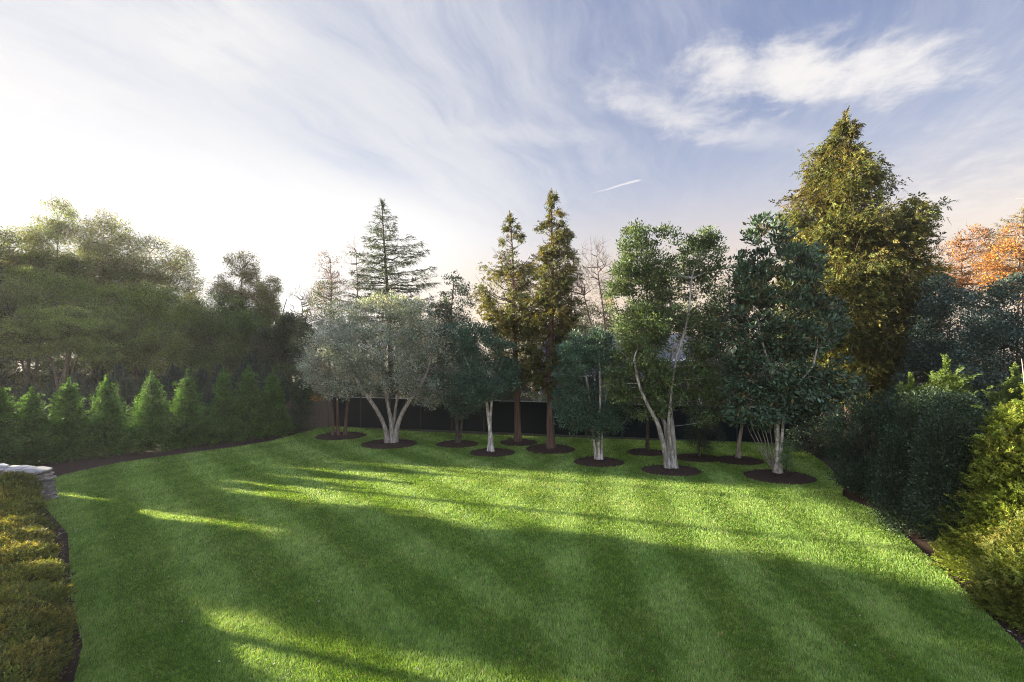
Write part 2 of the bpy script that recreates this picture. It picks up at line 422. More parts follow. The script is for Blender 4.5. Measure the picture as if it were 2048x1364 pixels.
def conifer(name, label, cat, base, d, top, profile, nb, cols, tipc, bark=None, group=None, r0=.2, rise=.25, droop=-.35, dens=9, ll=.16,
            lw=.045, nl=12, fl=.42, start=.35, spread=.35, leafm=None, gap=.0, thick=.22, jitl=.25, hang=-.25, up=.25, k=1.0, tz0=None, flatpl=False,
            lean=0.0, wts=None, angle=48, cj=.22, dj=.35, ltuf=1.5, grp=1, grs=.17):
    """profile: (photo row, left px, right px) from the top down"""
    g = np.array([PX(base, d), d, 0.0]); root = empty(name, g, label, cat, group)
    ztop = PZ(top[1], d); xt = PX(top[0], d)
    s = np.linspace(0, 1, 40); zz_ = -.03+(ztop+.03)*s
    path = np.stack([g[0]+(xt-g[0])*s**1.3+.04*np.sin(s*9+g[0])*s, d+lean*s+.03*np.sin(s*7)*s, zz_], 1)
    rad = r0*(1-s)**.85+.012; rad[:2] *= 1.25
    VF = [trunk_tube(path, rad, 12, .05)]
    zs = [PZ(p[0], d) for p in profile]; zb = min(zs)
    pr = [(z, PX(p[1], d), PX(p[2], d)) for z, p in zip(zs, profile)]
    u = np.linspace(0, 1, nb)**.92 ; z = ztop-(ztop-zb)*(.012+.988*u)+rng.normal(0, .05, nb)
    az = np.arange(nb)*2.39996+rng.normal(0, .35, nb)
    lx, rx = prof(pr, z); tx = np.interp(z, path[:, 2], path[:, 0]); ty = np.interp(z, path[:, 2], path[:, 1])
    c = np.cos(az); s_ = np.sin(az)
    half = np.where(c > 0, rx-tx, tx-lx); mean = (rx-lx)/2
    L = np.abs(c)*half+(1-np.abs(c))*mean*.85
    L = np.maximum(L*(1+rng.normal(0, jitl, nb)).clip(.35, 1.3), .12)
    dirh = np.stack([c, s_, np.zeros(nb)], 1)
    zr = z-(rise+up)*L*.8
    m = 7; t = np.linspace(0, 1, m)
    ris = rise*(1+rng.normal(0, .25, nb)); drp = droop*(1+rng.normal(0, .25, nb))
    B = np.stack([tx, ty, np.clip(zr, .3, None)], 1)[:, None]+dirh[:, None]*(L[:, None]*t)[..., None]
    B[..., 2] += L[:, None]*(ris[:, None]*t+drp[:, None]*t*t*(1-t)*2+up*t**3)
    B[:, 1:-1] += rng.normal(0, .02, (nb, m-2, 3))*L[:, None, None]
    r = (.012+.012*L)
    for j in range(m-1):
        VF.append(frusta(B[:, j], B[:, j+1], r*(1-t[j]*.85), r*(1-t[j+1]*.85), 5))
    # foliage sprays along the outer part of each branch
    cnt = np.maximum((dens*L**1.35+3).astype(int), 3); bi = np.repeat(np.arange(nb), cnt); n = len(bi)
    tt = start+(1.0-start)*rng.random(n)**.7; tt = np.minimum(tt, .995)
    f = tt*(m-1); i0 = f.astype(int).clip(0, m-2); fr = (f-i0)[:, None]
    P = B[bi, i0]*(1-fr)+B[bi, i0+1]*fr
    sdir = np.stack([-s_, c, np.zeros(nb)], 1)[bi]
    sw = rng.normal(0, 1, n).clip(-1.8, 1.8)*spread*L[bi]*(.25+.75*(1-np.abs(tt-.6)/.6).clip(0, 1))*.5
    P = P+sdir*sw[:, None]; P[:, 2] += rng.normal(0, thick, n)*np.minimum(L[bi], 1.2)*.6-(np.abs(sw)*.15)
    if gap > 0:
        ph = rng.uniform(0, 6.28, 6)
        q = np.sin(P[:, 0]*2.1+ph[0])+np.sin(P[:, 2]*2.5+ph[1])+np.sin(P[:, 1]*2.3+ph[2])+.7*np.sin(P[:, 0]*4.3+P[:, 2]*3.1+ph[3])
        keep = q > (-2.2+gap*3); P, bi, tt, sdir, sw, n = P[keep], bi[keep], tt[keep], sdir[keep], sw[keep], int(keep.sum())
    if grp > 1:
        nc = max(n//grp, 30); ci = rng.permutation(n)[rng.integers(0, nc, n)]; ts = grs*np.clip(L[bi[ci]]/1.2, .35, 1.2)[:, None]
        P = P[ci]+rng.normal(0, 1, (n, 3))*ts*np.array([1, 1, .8]); bi = bi[ci]; sdir = sdir[ci]; sw = sw[ci]; lum = rng.normal(1, .28, n).clip(.4, 1.6)[ci][:, None]
    else: lum = 1.0
    D = dirh[bi]*.8+sdir*np.sign(sw)[:, None]*.6+np.array([0, 0, hang+up])+rng.normal(0, dj, (n, 3))
    if flatpl: N = np.array([0, 0, 1.])+rng.normal(0, .25, (n, 3))
    else: N = rng.normal(0, 1, (n, 3))+np.array([0, 0, .6])
    c0 = pal(n, cols, wts, bi, .2, cj); c1 = pal(n, tipc, None, bi, .2, cj); c0 = c0*lum; c1 = c1*lum
    V, cc = fronds(P, D, N, fl*rng.uniform(.6, 1.25, n), nl, ll, lw, c0, c1, angle, hang*.8)
    # leader tuft
    k2 = 46; q2 = rng.random(k2)**1.3*ltuf; P2 = path[-1]+np.stack([rng.normal(0, .03+.10*q2), rng.normal(0, .03+.10*q2), -q2], 1)
    D2 = np.stack([rng.normal(0, .35, k2), rng.normal(0, .35, k2), np.full(k2, 1.)], 1)
    V2, cc2 = fronds(P2, D2, rng.normal(0, 1, (k2, 3)), np.full(k2, fl*.9), nl, ll*.8, lw, pal(k2, cols), pal(k2, tipc), 35)
    return finish(root, VF, bark or B_BROWN, [(V, cc), (V2, cc2)], leafm or M_NEEDLE)

def cone_bush(name, label, cat, base, h, rb, nfr, cols, tipc, group=None, bark=None, fl=.3, nl=12, ll=.075, lw=.028, shape='cone', leafm=None,
              power=.8, lumps=.10, hang=-.1, extra=None, inner=.35, cj=.2, jitter=.06, zlow=.03, angle=48, trunk=None, grp=9):
    """dense evergreen clothed to the ground: sprays over a lumpy shell plus an inner layer"""
    g = np.asarray(base, float); root = empty(name, g, label, cat, group)
    n = nfr; u = rng.random(n); th = rng.uniform(0, 2*np.pi, n)
    if shape == 'cone':
        t = 1-np.sqrt(1-u*.985); rr = rb*((1-t)**power)*(.78+.22*np.minimum(t/.12, 1)); z = zlow*h+t*h*(1-zlow)
    elif shape == 'column':
        t = u; rr = rb*np.sqrt(np.clip(1-((t-.30)/.70).clip(0, 1)**2.0, 0.005, 1))*(.82+.18*np.minimum(t/.12, 1)); z = zlow*h+t*h*(1-zlow)
    else:   # mound
        t = u; rr = rb*np.sqrt(np.clip(1-t**3.2, 0.0, 1)); z = zlow*h+t*h*(1-zlow)
        top = rng.random(n) < .4; t = np.where(top, rng.uniform(.93, 1, n), t); rr = np.where(top, rb*np.sqrt(rng.random(n))*.97, rr)
        z = np.where(top, h*(1-.22*(rr/rb)**3.5), z)
    ph = rng.uniform(0, 6.28, 8)
    lump = 1+lumps*(np.sin(3*th+ph[0]+z*2.1)+np.sin(5*th+ph[1]-z*3.3)+.8*np.sin(9*th+ph[2]+z*6.1)+.8*np.sin(z*7.7/max(h, .5)*2+ph[3]+2*th))
    ins = np.where(rng.random(n) < inner, rng.uniform(.55, .95, n), 1.0)
    rr = rr*lump*ins+rng.normal(0, jitter, n)*rb
    o = np.stack([np.cos(th), np.sin(th), np.zeros(n)], 1)
    if extra is not None: sx, sy = extra
    else: sx, sy = 1, 1
    P = g+np.stack([o[:, 0]*rr*sx, o[:, 1]*rr*sy, z], 1)
    P = P-o*fl*.45*(np.clip(1-z/h, .25, 1)[:, None] if shape == 'cone' else 1)
    if grp > 1:     # sprays gathered in tufts
        nc = max(n//grp, 20); ci = rng.integers(0, nc, n); ci = np.where(z > .8*h, np.arange(n), ci); P0 = P; P = P0[ci]+rng.normal(0, 1, (n, 3))*fl*.42*np.where(z > .8*h, .3, 1)[:, None]; o = o[ci]; z = P[:, 2]; P[:, 2] = np.maximum(z, .03)
        rr = rr[ci]; th = th[ci]
    if shape == 'mound': D = o*(.55*(rr/rb)[:, None])+np.array([0, 0, .8])+rng.normal(0, .3, (n, 3))
    else: D = o*(.12+.78*np.clip(1.05-z/h, 0, 1))[:, None]+np.array([0, 0, .5])
    D = D+rng.normal(0, .42, (n, 3))
    N = np.array([0, 0, .3])+rng.normal(0, 1, (n, 3))
    cl = (np.floor(th/.45)*37+np.floor(z/.28)).astype(int) % 257
    c0 = pal(n, cols, None, cl, .18, cj); c1 = pal(n, tipc, None, cl, .18, cj)
    sz = fl*rng.uniform(.6, 1.25, n)*(.42+.58*(1-np.clip(P[:, 2]/h, 0, 1))**.6 if shape == 'cone' else 1)
    if shape == 'cone':      # pointed tip
        q = 60; m_ = rng.random(q)*.22; P[:q] = g+np.stack([rng.normal(0, .25*rb*m_), rng.normal(0, .25*rb*m_), h*(1-m_)-.02], 1); D[:q] = rng.normal(0, .22, (q, 3))+[0, 0, 1.]; sz[:q] = fl*.5
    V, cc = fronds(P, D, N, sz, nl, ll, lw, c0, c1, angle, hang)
    VF = []
    zt = np.linspace(-.03, h*.93, 12); path = np.stack([g[0]+.015*np.sin(zt*4), g[1]+.015*np.cos(zt*3), zt], 1)
    VF.append(trunk_tube(path, np.linspace(.02+.022*h, .008, 12), 8))
    k = int(26*h/ max(rb, .3)**.3); zi = rng.uniform(.08, .9, k)*h; ti = rng.uniform(0, 6.28, k)
    wz = rb*(1-zi/h)**power*.85 if shape == 'cone' else rb*.8*np.sqrt(1-(zi/h)**3)
    A = np.stack([np.full(k, g[0]), np.full(k, g[1]), zi*.85], 1)
    Bb = np.stack([g[0]+np.cos(ti)*wz*sx, g[1]+np.sin(ti)*wz*sy, zi+.1*wz], 1)
    VF.append(frusta(A, Bb, np.full(k, .012), np.full(k, .005), 4))
    return finish(root, VF, bark or B_DARK, [(V, cc)], leafm or M_NEEDLE)

def leafy_mass(name, label, cat, d, base_px, ells, nleaf, L, Wd, cols, wts=None, group=None, bark=None, leafm=None, shell=.75, depth=.7, npts=260, cj=.25, clump=14, crad=.22, rbase=.06, trunks=4, z0=0.0):
    """dense shrub or evergreen tree whose crown reaches low: limbs from several stems, leaf clumps over the envelope"""
    g = np.array([PX(base_px, d), d, 0.0]); root = empty(name, g, label, cat, group)
    zt = max(PZ(e[1], d) for e in ells); VF = []; tr = []
    for i in range(trunks):
        a = rng.uniform(0, 6.28); e = ells[i % len(ells)]
        top = W(e[0], e[1], d)*.6+np.array([g[0], d, zt])*.4
        P = spline([g+np.array([math.cos(a)*.12, math.sin(a)*.12, -.03]), g*.6+top*.4+np.array([0, 0, -.1*zt]), top], 14)
        VF.append(trunk_tube(P, np.linspace(rbase, .015, 14), 8)); tr.append(P[3:])
    pts = sample_ells(ells, d, npts, .35, depth); pts[:, 2] = np.maximum(pts[:, 2], .1)
    X, par, tips, n0 = skeleton(np.concatenate(tr), pts); VF.append(skel_mesh(X, par, n0, rbase*.7, .004))
    C = sample_ells(ells, d, nleaf//clump, shell, depth); C[:, 2] = np.where(C[:, 2] < .08, .08+rng.random(len(C))*.3, C[:, 2])
    V, cc = leaf_cloud(C, clump, crad, L, Wd, cols, wts, .2, C.mean(0), cj=cj)
    return finish(root, VF, bark or B_DARK, [(V, cc)], leafm or M_GLOSS)
def copy_tree(o, loc, rz=0, sc=1.0, label=None):
    c = o.copy(); COL.objects.link(c); c.location = [float(v) for v in loc]; c.rotation_euler = (0, 0, rz); c.scale = (sc if np.ndim(sc) else (sc, sc, sc))
    if label: c['label'] = label
    for ch in list(o.children):
        k = ch.copy(); COL.objects.link(k); k.parent = c
    return c

# ================================================================ GROUND
m, n = mat_new('field_ground')
t = n.node('ShaderNodeTexCoord'); a, _ = n.noise(t.outputs['Object'], .35, 6, .6); b, _ = n.noise(t.outputs['Object'], 9, 5, .7)
c = n.mix(n.smooth(a, .35, .65), (.035, .045, .018, 1), (.06, .05, .028, 1)); c = n.mix(n.mul(b, .6), c, (.03, .025, .016, 1))
out(n, principled(n, c, .95, .1, b, .5, .05)); M_FIELD = m
m, n = mat_new('mulch')
t = n.node('ShaderNodeTexCoord'); a, _ = n.noise(t.outputs['Object'], 3, 4, .6); b, _ = n.noise(t.outputs['Object'], 55, 5, .75)
v = n.node('ShaderNodeTexVoronoi'); v.inputs['Scale'].default_value = 38; n.nt.links.new(t.outputs['Object'], v.inputs[0])
c = n.mix(b, (.016, .011, .008, 1), (.055, .034, .024, 1)); c = n.mix(n.smooth(v.outputs['Distance'], .3, .05), c, (.062, .04, .03, 1))
c = n.mix(n.mul(n.smooth(a, .4, .7), .35), c, (.03, .017, .011, 1))
out(n, principled(n, c, .95, .12, n.add(b, n.mul(v.outputs['Distance'], .6)), .9, .03)); M_MULCH = m
m, n = mat_new('lawn_soil')
t = n.node('ShaderNodeTexCoord'); a, _ = n.noise(t.outputs['Object'], 2.2, 5, .6); b, _ = n.noise(t.outputs['Object'], 60, 4, .7)
c = n.mix(b, (.035, .07, .012, 1), (.075, .13, .025, 1)); c = n.mix(n.mul(a, .3), c, (.06, .09, .02, 1))
out(n, principled(n, c, .9, .1, b, .6, .03)); M_SOIL = m

def disc_or_plane(name, half, z, mat):
    s = half; k = 24; g1 = np.linspace(-s, s, k+1); Xg, Yg = np.meshgrid(g1, g1); V = np.stack([Xg.ravel(), Yg.ravel()+120, np.full(Xg.size, z)], 1)
    i = np.arange(k*(k+1)).reshape(k, k+1)[:, :-1].ravel(); f = np.stack([i, i+1, i+k+2, i+k+1], 1)
    return tag(mk(name, V, f, mat), kind='structure')
disc_or_plane('ground', 330, -.03, M_FIELD)

LAWN_PX = [(80,1003),(84,966),(130,949),(240,926),(380,906),(480,893),(545,882),(600,866),(636,856),(668,853),(784,861),(957,869),(1300,881),(1440,884),(1585,887),(1622,908),(1650,928),(1675,950),
           (1688,975),(1684,992),(1700,1001),(1750,1020),(1786,1052),(1830,1092),(1890,1146),(1950,1203),(2048,1300)]
LP = np.array([G(*p)[:2] for p in LAWN_PX])
LP = np.vstack([[[-6.1, 5.0], [-6.83, 7.09], [-7.5, 7.95], [-8.9, 9.2], [-12.3, 12.6]], LP, [[7.3, 6.2], [6.6, 5.0]]])
def inpoly(P, poly):
    x, y = P[:, 0], P[:, 1]; r = np.zeros(len(P), bool); j = len(poly)-1
    for i in range(len(poly)):
        xi, yi = poly[i]; xj, yj = poly[j]
        with np.errstate(divide='ignore', invalid='ignore'):
            c_ = ((yi > y) != (yj > y)) & (x < (xj-xi)*(y-yi)/(yj-yi)+xi)
        r ^= c_; j = i
    return r
def sheet(name, poly, z, mat, kind='structure'):
    import bmesh
    bm = bmesh.new(); vs = [bm.verts.new((float(p[0]), float(p[1]), z)) for p in poly]
    f = bm.faces.new(vs); bmesh.ops.triangulate(bm, faces=[f]); me = bpy.data.meshes.new(name); bm.to_mesh(me); bm.free()
    me.materials.append(mat); o = bpy.data.objects.new(name, me); COL.objects.link(o)
    if me.polygons[0].normal.z < 0: me.flip_normals()
    return tag(o, kind=kind)
sheet('lawn', LP, 0.0, M_SOIL)
sheet('mulch_bed', [(-30, 3), (-6.0, 3), (-6.1, 5), (-6.9, 7.6), (-12.4, 12.9), (-15.6, 15.3), (-18.3, 18.6), (-14.8, 22.0), (-11.5, 25.3), (-10.6, 29.5), (-14, 31), (-30, 22)], -.012, M_MULCH)
sheet('mulch_bed', [(16, 3), (5.5, 3), (6.6, 5), (9, 8), (9.8, 11.5), (9.8, 15), (11.0, 16.6), (13.6, 20), (14.0, 26), (26, 26), (22, 14)], -.012, M_MULCH)

# mulch rings
RINGS = [((681,873),50,8.5,'leftmost mulch ring, round the thin reddish trunks'), ((778,889),56,10,'mulch ring under the wide silver-leaved tree'),
 ((914,889),43,7.5,'mulch ring round the dark trunk right of the silver tree'), ((985,906),46,8.5,'mulch ring round the single pale leaning trunk'),
 ((1037,886),38,7,'mulch ring farther back, under the shorter narrow conifer'), ((1101,899),50,10,'mulch ring round the tall narrow conifer'),
 ((1198,925),51,10,'mulch ring round three slim white stems'), ((1292,906),38,7.5,'mulch ring round the thin dark trunk behind the white stems'),
 ((1343,942),60,11,'mulch ring round the pale fanned trunks'), ((1395,917),45,9,'mulch ring under the dark rounded shrub'),
 ((1478,922),47,9.5,'mulch ring round the slanting trunk behind the magnolia'), ((1560,955),68,15,'largest mulch ring, at the foot of the magnolia')]
ringpar = []
for (c_, rw, rh, lab) in RINGS:
    g = G(*c_); rx = rw/F*g[1]
    yn = G(c_[0], c_[1]+rh)[1]; yf = G(c_[0], c_[1]-rh)[1]; ry = (yf-yn)/2*1.0; cy = (yf+yn)/2
    ringpar.append((g[0], cy, rx, ry))
    nr, na = 14, 72; th = np.arange(na)/na*2*np.pi
    edge = 1+.012*np.sin(3*th+c_[0])+.01*np.sin(7*th+2*c_[0])
    V = [[g[0], cy, .09]]
    for i in range(1, nr+1):
        q = i/nr; zr = .02+.075*(1-q**4)+rng.normal(0, .013, na)*(q < .99); zr = zr if i < nr else np.full(na, -.01)
        V += list(np.stack([g[0]+rx*q*edge*np.cos(th), cy+ry*q*edge*np.sin(th), zr], 1))
    V = np.array(V); f4 = []
    i = np.arange(na); j = (i+1) % na
    tri = np.stack([np.zeros(na, int), 1+i, 1+j], 1)
    for r_ in range(nr-1): f4.append(np.stack([1+r_*na+i, 1+(r_+1)*na+i, 1+(r_+1)*na+j, 1+r_*na+j], 1))
    kc = 420; qa = rng.uniform(0, 2*np.pi, kc); qr = np.sqrt(rng.random(kc))*.99
    Pc = np.stack([g[0]+rx*qr*np.cos(qa), cy+ry*qr*np.sin(qa), .03+.075*(1-qr**4)], 1)
    sc_ = rng.uniform(.5, 1.4, kc); Vc = leafverts(Pc, rng.normal(0, 1, (kc, 3))*[1, 1, .35], rng.normal(0, .5, (kc, 3))+[0, 0, 1.], .09*sc_, .04*sc_)
    f4.append(quads(kc)+len(V)); V = np.vstack([V, Vc])
    o = mk('mulch_ring', V, [tri, np.concatenate(f4)], M_MULCH)
    tag(o, 'dark brown '+lab, 'mulch ring', 'mulch rings round the trees on the lawn')

# grass blades
def grass():
    N = 1500000
    y = 5.6*(30/5.6)**(rng.random(N)**.92); lim = y*1.16+1
    x = rng.uniform(-1, 1, N)*lim
    P = np.stack([x, y], 1); keep = inpoly(P, LP)
    for (cx, cy, rx, ry) in ringpar: keep &= ((x-cx)/rx)**2+((y-cy)/ry)**2 > .985+.02*rng.random(N)
    x = x[keep]; y = y[keep]; n = len(x)
    # patchiness and mowing stripes, whose light and dark is also put into blade colour
    a1 = (x+y)/1.414; s1 = np.sin(a1*2*np.pi/2.1+.6+.25*np.sin((x-y)*.35)); s2 = np.sin((x*.98-.1*y)*2*np.pi/2.0+.9+.3*np.sin(y*.6))
    wgt = 1/(1+np.exp(-(x-.5)*.8)); st = np.tanh(2.2*((1-wgt)*s1+wgt*s2))
    pt = (np.sin(x*1.7+2*np.sin(y*.9))+np.sin(y*2.3+1.5*np.sin(x*1.3))+np.sin(x*4.1-y*3.2)+.8*np.sin(x*7.3+y*6.1+2*np.sin(x*2.2)))/3.8
    cx_, cy_ = np.floor(x*9), np.floor(y*9); hsh = np.mod(np.sin(cx_*12.9898+cy_*78.233)*43758.5453, 1.0)
    far = np.clip((y-6)/20, 0, 1)
    h = (.045+.022*rng.random(n)+.012*pt)*(1+.10*far); wd = (.0065+.005*rng.random(n))*(1+3.2*far)
    th = rng.uniform(0, 2*np.pi, n); lean = .55*rng.random(n)+.15
    lx = np.cos(th)*lean+np.where(x < .5, .55, 0)*st*.22; ly = np.sin(th)*lean+st*.25
    tip = np.stack([x+lx*h, y+ly*h, h*np.clip(1.05-lean*.35, .5, 1)], 1)
    pa = th+np.pi/2+rng.normal(0, .5, n); bx, by = np.cos(pa)*wd/2, np.sin(pa)*wd/2
    V = np.stack([np.stack([x-bx, y-by, np.zeros(n)], 1), np.stack([x+bx, y+by, np.zeros(n)], 1), tip], 1).reshape(-1, 3)
    g1 = np.array([.130, .250, .026]); g2 = np.array([.222, .335, .078]); g3 = np.array([.38, .36, .17])
    f = np.clip(.42+.21*st+.34*pt+.30*rng.standard_normal(n)+.35*(hsh-.5), 0, 1)[:, None]
    c_ = g1*(1-f)+g2*f; big_ = np.sin(x*.55+1.3*np.sin(y*.4))+np.sin(y*.8+x*.3+1.1*np.sin(x*.7)); yl = (rng.random(n) < .07+.05*np.clip(pt+.5*big_, -.8, 2))[:, None]; c_ = np.where(yl, g3, c_)
    c_ = c_*np.clip(1+.22*rng.standard_normal(n)+.10*st+.12*pt+.3*(hsh-.5), .4, 1.7)[:, None]
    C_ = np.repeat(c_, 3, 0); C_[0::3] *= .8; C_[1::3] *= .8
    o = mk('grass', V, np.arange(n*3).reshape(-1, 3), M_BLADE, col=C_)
    tag(o, 'short striped green lawn grass', kind='stuff')
grass()

# loose chips and dead leaves on the beds and lawn edges
def litter():
    segs = [((-15.6,15.3),(-18.0,18.4),160),((-18.2,18.5),(-14.9,21.9),420),((-14.9,21.9),(-11.5,25.2),260),((-6.9,7.4),(-9.0,9.3),220),((-9.0,9.3),(-12.4,12.9),260),((-12.4,12.9),(-15.4,15.2),260),
            ((9.0,8.0),(9.85,11.5),500),((9.85,11.5),(10.6,15.5),600),((10.6,15.5),(11.2,16.8),200)]
    P = []
    for a_, b_, k in segs:
        t_ = rng.random(k)[:, None]; a_ = np.array(a_); b_ = np.array(b_); d_ = b_-a_; nn = np.array([-d_[1], d_[0]])/np.hypot(*d_)
        sgn = 1 if a_[0] < 0 else -1
        P.append(a_+d_*t_+nn*sgn*(rng.random((k, 1))*.55-.02)*(-1 if (a_[0] < 0 and d_[0] > 0 and a_[1] > 18) else 1)*(1))
    P = np.concatenate(P); n_ = len(P); P = np.column_stack([P, np.full(n_, .012)])
    D = rng.normal(0, 1, (n_, 3))*np.array([1, 1, .12]); N = rng.normal(0, .25, (n_, 3))+np.array([0, 0, 1]); s = rng.uniform(.4, 1.5, n_)
    V = leafverts(P, D, N, .075*s, .032*s)
    c_ = pal(n_, [(.12,.08,.05),(.30,.26,.21),(.5,.48,.44),(.16,.07,.03),(.06,.045,.035)], [4,1.4,.5,1.4,5])
    tag(mk('litter', V, quads(n_), M_LEAF, col=np.repeat(c_, 4, 0)), 'loose bark chips and dead leaves along the bed edges', kind='stuff')
    k = 260; y = 6+rng.random(k)*15; x = rng.uniform(-.9, .9, k)*y; P = np.stack([x, y], 1); P = P[inpoly(P, LP)]; k = len(P)
    P = np.column_stack([P, np.full(k, .05)])
    V = leafverts(P, rng.normal(0, 1, (k, 3))*np.array([1, 1, .2]), rng.normal(0, .4, (k, 3))+np.array([0, 0, 1]), np.full(k, .05), np.full(k, .03))
    tag(mk('fallen_leaves', V, quads(k), M_LEAF, col=np.repeat(pal(k, [(.30,.13,.05),(.4,.36,.28),(.22,.12,.06)]), 4, 0)), 'few dead leaves scattered on the lawn', kind='stuff')
litter()

# ================================================================ FENCES, WALLS, HOUSE
def flat_mat(name, c1, c2, sc=20, rough=.8, stretch=(1, 1, 1), bs=.2, spec=.25):
    m_, n_ = mat_new(name); t_ = n_.node('ShaderNodeTexCoord'); mp = n_.node('ShaderNodeMapping'); mp.inputs['Scale'].default_value = stretch
    n_.nt.links.new(t_.outputs['Object'], mp.inputs[0]); a_, _ = n_.noise(mp.outputs[0], sc, 5, .6)
    out(n_, principled(n_, n_.mix(a_, c1, c2), rough, spec, a_, bs, .01)); return m_
M_SCREEN = flat_mat('screen_cloth', (.004, .007, .008, 1), (.008, .013, .015, 1), 6, .95, spec=.04)
M_POST = flat_mat('dark_metal', (.012, .014, .014, 1), (.025, .028, .028, 1), 20, .5)
M_CAP = flat_mat('pale_rail', (.25, .26, .22, 1), (.34, .34, .30, 1), 10, .7)
M_WOOD = flat_mat('weathered_wood', (.06, .05, .038, 1), (.15, .125, .10, 1), 12, .9, (1, 1, .12), .5)
FA, FB = G(664, 852.5), G(1640, 890)
fence = empty('screen_fence', (FA+FB)/2, 'long dark screen fence along the back of the lawn', 'fence')
mb = MB(); dv = (FB-FA); L_ = np.linalg.norm(dv); uu = dv/L_
npn = 14
for i in range(npn):
    a = FA+dv*(i+.012)/npn; b = FA+dv*(i+.988)/npn; mb = MB()
    k = 12      # cloth panel with shallow billows, two faces thick
    s = np.linspace(0, 1, k); zc = np.linspace(.03, 1.88, 7); nn = np.array([-uu[1], uu[0], 0]); V = []
    for side in (-.012, .012):
        for z_ in zc: V += list(a+(b-a)*s[:, None]+nn*(side+.03*np.sin(s*math.pi)*math.sin(z_/1.9*math.pi)*rng.uniform(.6, 1.2)+.004*rng.standard_normal(k))[:, None]+np.array([0, 0, z_]))
    q = [];
    for sd in (0, 1):
        for r_ in range(6):
            for c2 in range(k-1):
                o_ = sd*7*k+r_*k+c2; q.append([o_, o_+1, o_+k+1, o_+k] if sd == 0 else [o_, o_+k, o_+k+1, o_+1])
    mb.raw(V, q); mb.build('panel', M_SCREEN, fence)
for i in range(npn+1):
    p = FA+dv*i/npn; mb = MB(); mb.box((-.035, -.035, -.05), (.035, .035, 1.93), 0, p); mb.box((-.05, -.05, 1.93), (.05, .05, 1.955), 0, p); mb.build('post', M_POST, fence)
mb = MB(); box_on(mb, FA+[0, .0, 0], FB, .05, 1.885, 1.915, .06); mb.build('rail', M_CAP, fence)

WA, WB = np.array([-15.2, 26.0, 0]), np.array([-11.75, 29.25, 0])
wf = empty('wooden_fence', WA, 'weathered wooden plank fence in the far left corner', 'fence')
mb = MB(); dw = WB-WA; Lw = np.linalg.norm(dw); nb_ = int(Lw/.15)
for i in range(nb_):
    a = WA+dw*(i+.06)/nb_; b = WA+dw*(i+.94)/nb_; box_on(mb, a, b, .02, .04, 1.72+rng.normal(0, .015), rng.normal(0, .004))
mb.build('plank_panel', M_WOOD, wf)
mb = MB(); box_on(mb, WA, WB, .05, .35, .44, .04); box_on(mb, WA, WB, .05, 1.42, 1.51, .04); mb.build('rail', M_WOOD, wf)
for i in range(3):
    mb = MB(); mb.box((-.06, -.06, -.05), (.06, .06, 1.85), .75, WA+dw*i/2+[.05, -.09, 0]); mb.build('post', M_WOOD, wf)

# dry-stacked stone wall, end of it showing beyond the hedge
m, n = mat_new('fieldstone'); t = n.node('ShaderNodeTexCoord'); a_ = n.node('ShaderNodeAttribute', attribute_name='col')
b_, _ = n.noise(t.outputs['Object'], 9, 6, .65); b2_, _ = n.noise(t.outputs['Object'], 2.6, 5, .7); c_ = n.mix(n.smooth(n.add(n.mul(b_, .5), n.mul(b2_, .5)), .40, .62), a_.outputs['Color'], (.12, .105, .09, 1))
out(n, principled(n, c_, .9, .2, b_, .6, .03)); M_STONE = m
def stone(L, Wd, H, seed):
    r_ = np.random.default_rng(seed); k = 9; th = np.sort(r_.uniform(0, 2*np.pi, k)+0); th = np.arange(k)/k*2*np.pi+r_.normal(0, .16, k)
    rr = r_.uniform(.82, 1.08, k); ring = np.stack([np.cos(th)*rr*L/2, np.sin(th)*rr*Wd/2], 1)
    sq = np.sign(ring)*np.abs(ring/np.array([L/2, Wd/2]))**.7*np.array([L/2, Wd/2])
    V = []; lv = [(-.5, .90), (-.32, 1.0), (.30, 1.0), (.5, .93)]
    for z_, s_ in lv: V += [[p[0]*s_+r_.normal(0, .006), p[1]*s_+r_.normal(0, .006), z_*H+r_.normal(0, .004)] for p in sq]
    V.append([0, 0, .5*H+.006]); V = np.array(V); f_ = []; i = np.arange(k); j = (i+1) % k
    for q in range(3): f_.append(np.stack([q*k+i, q*k+j, (q+1)*k+j, (q+1)*k+i], 1))
    return V, np.concatenate(f_), np.stack([3*k+i, 3*k+j, np.full(k, 4*k)], 1)
SW = np.array([-15.85, 15.35, 0])
wall = empty('stone_wall', SW, 'dry stacked flat stone wall end beside the lawn', 'wall')
V = []; F4 = []; F3 = []; CC = []; nn_ = 0; sd = 0
wdir = np.array([-.98, .16]); wdir /= np.hypot(*wdir); wn_ = np.array([-wdir[1], wdir[0]])
z = 0.0; course = 0
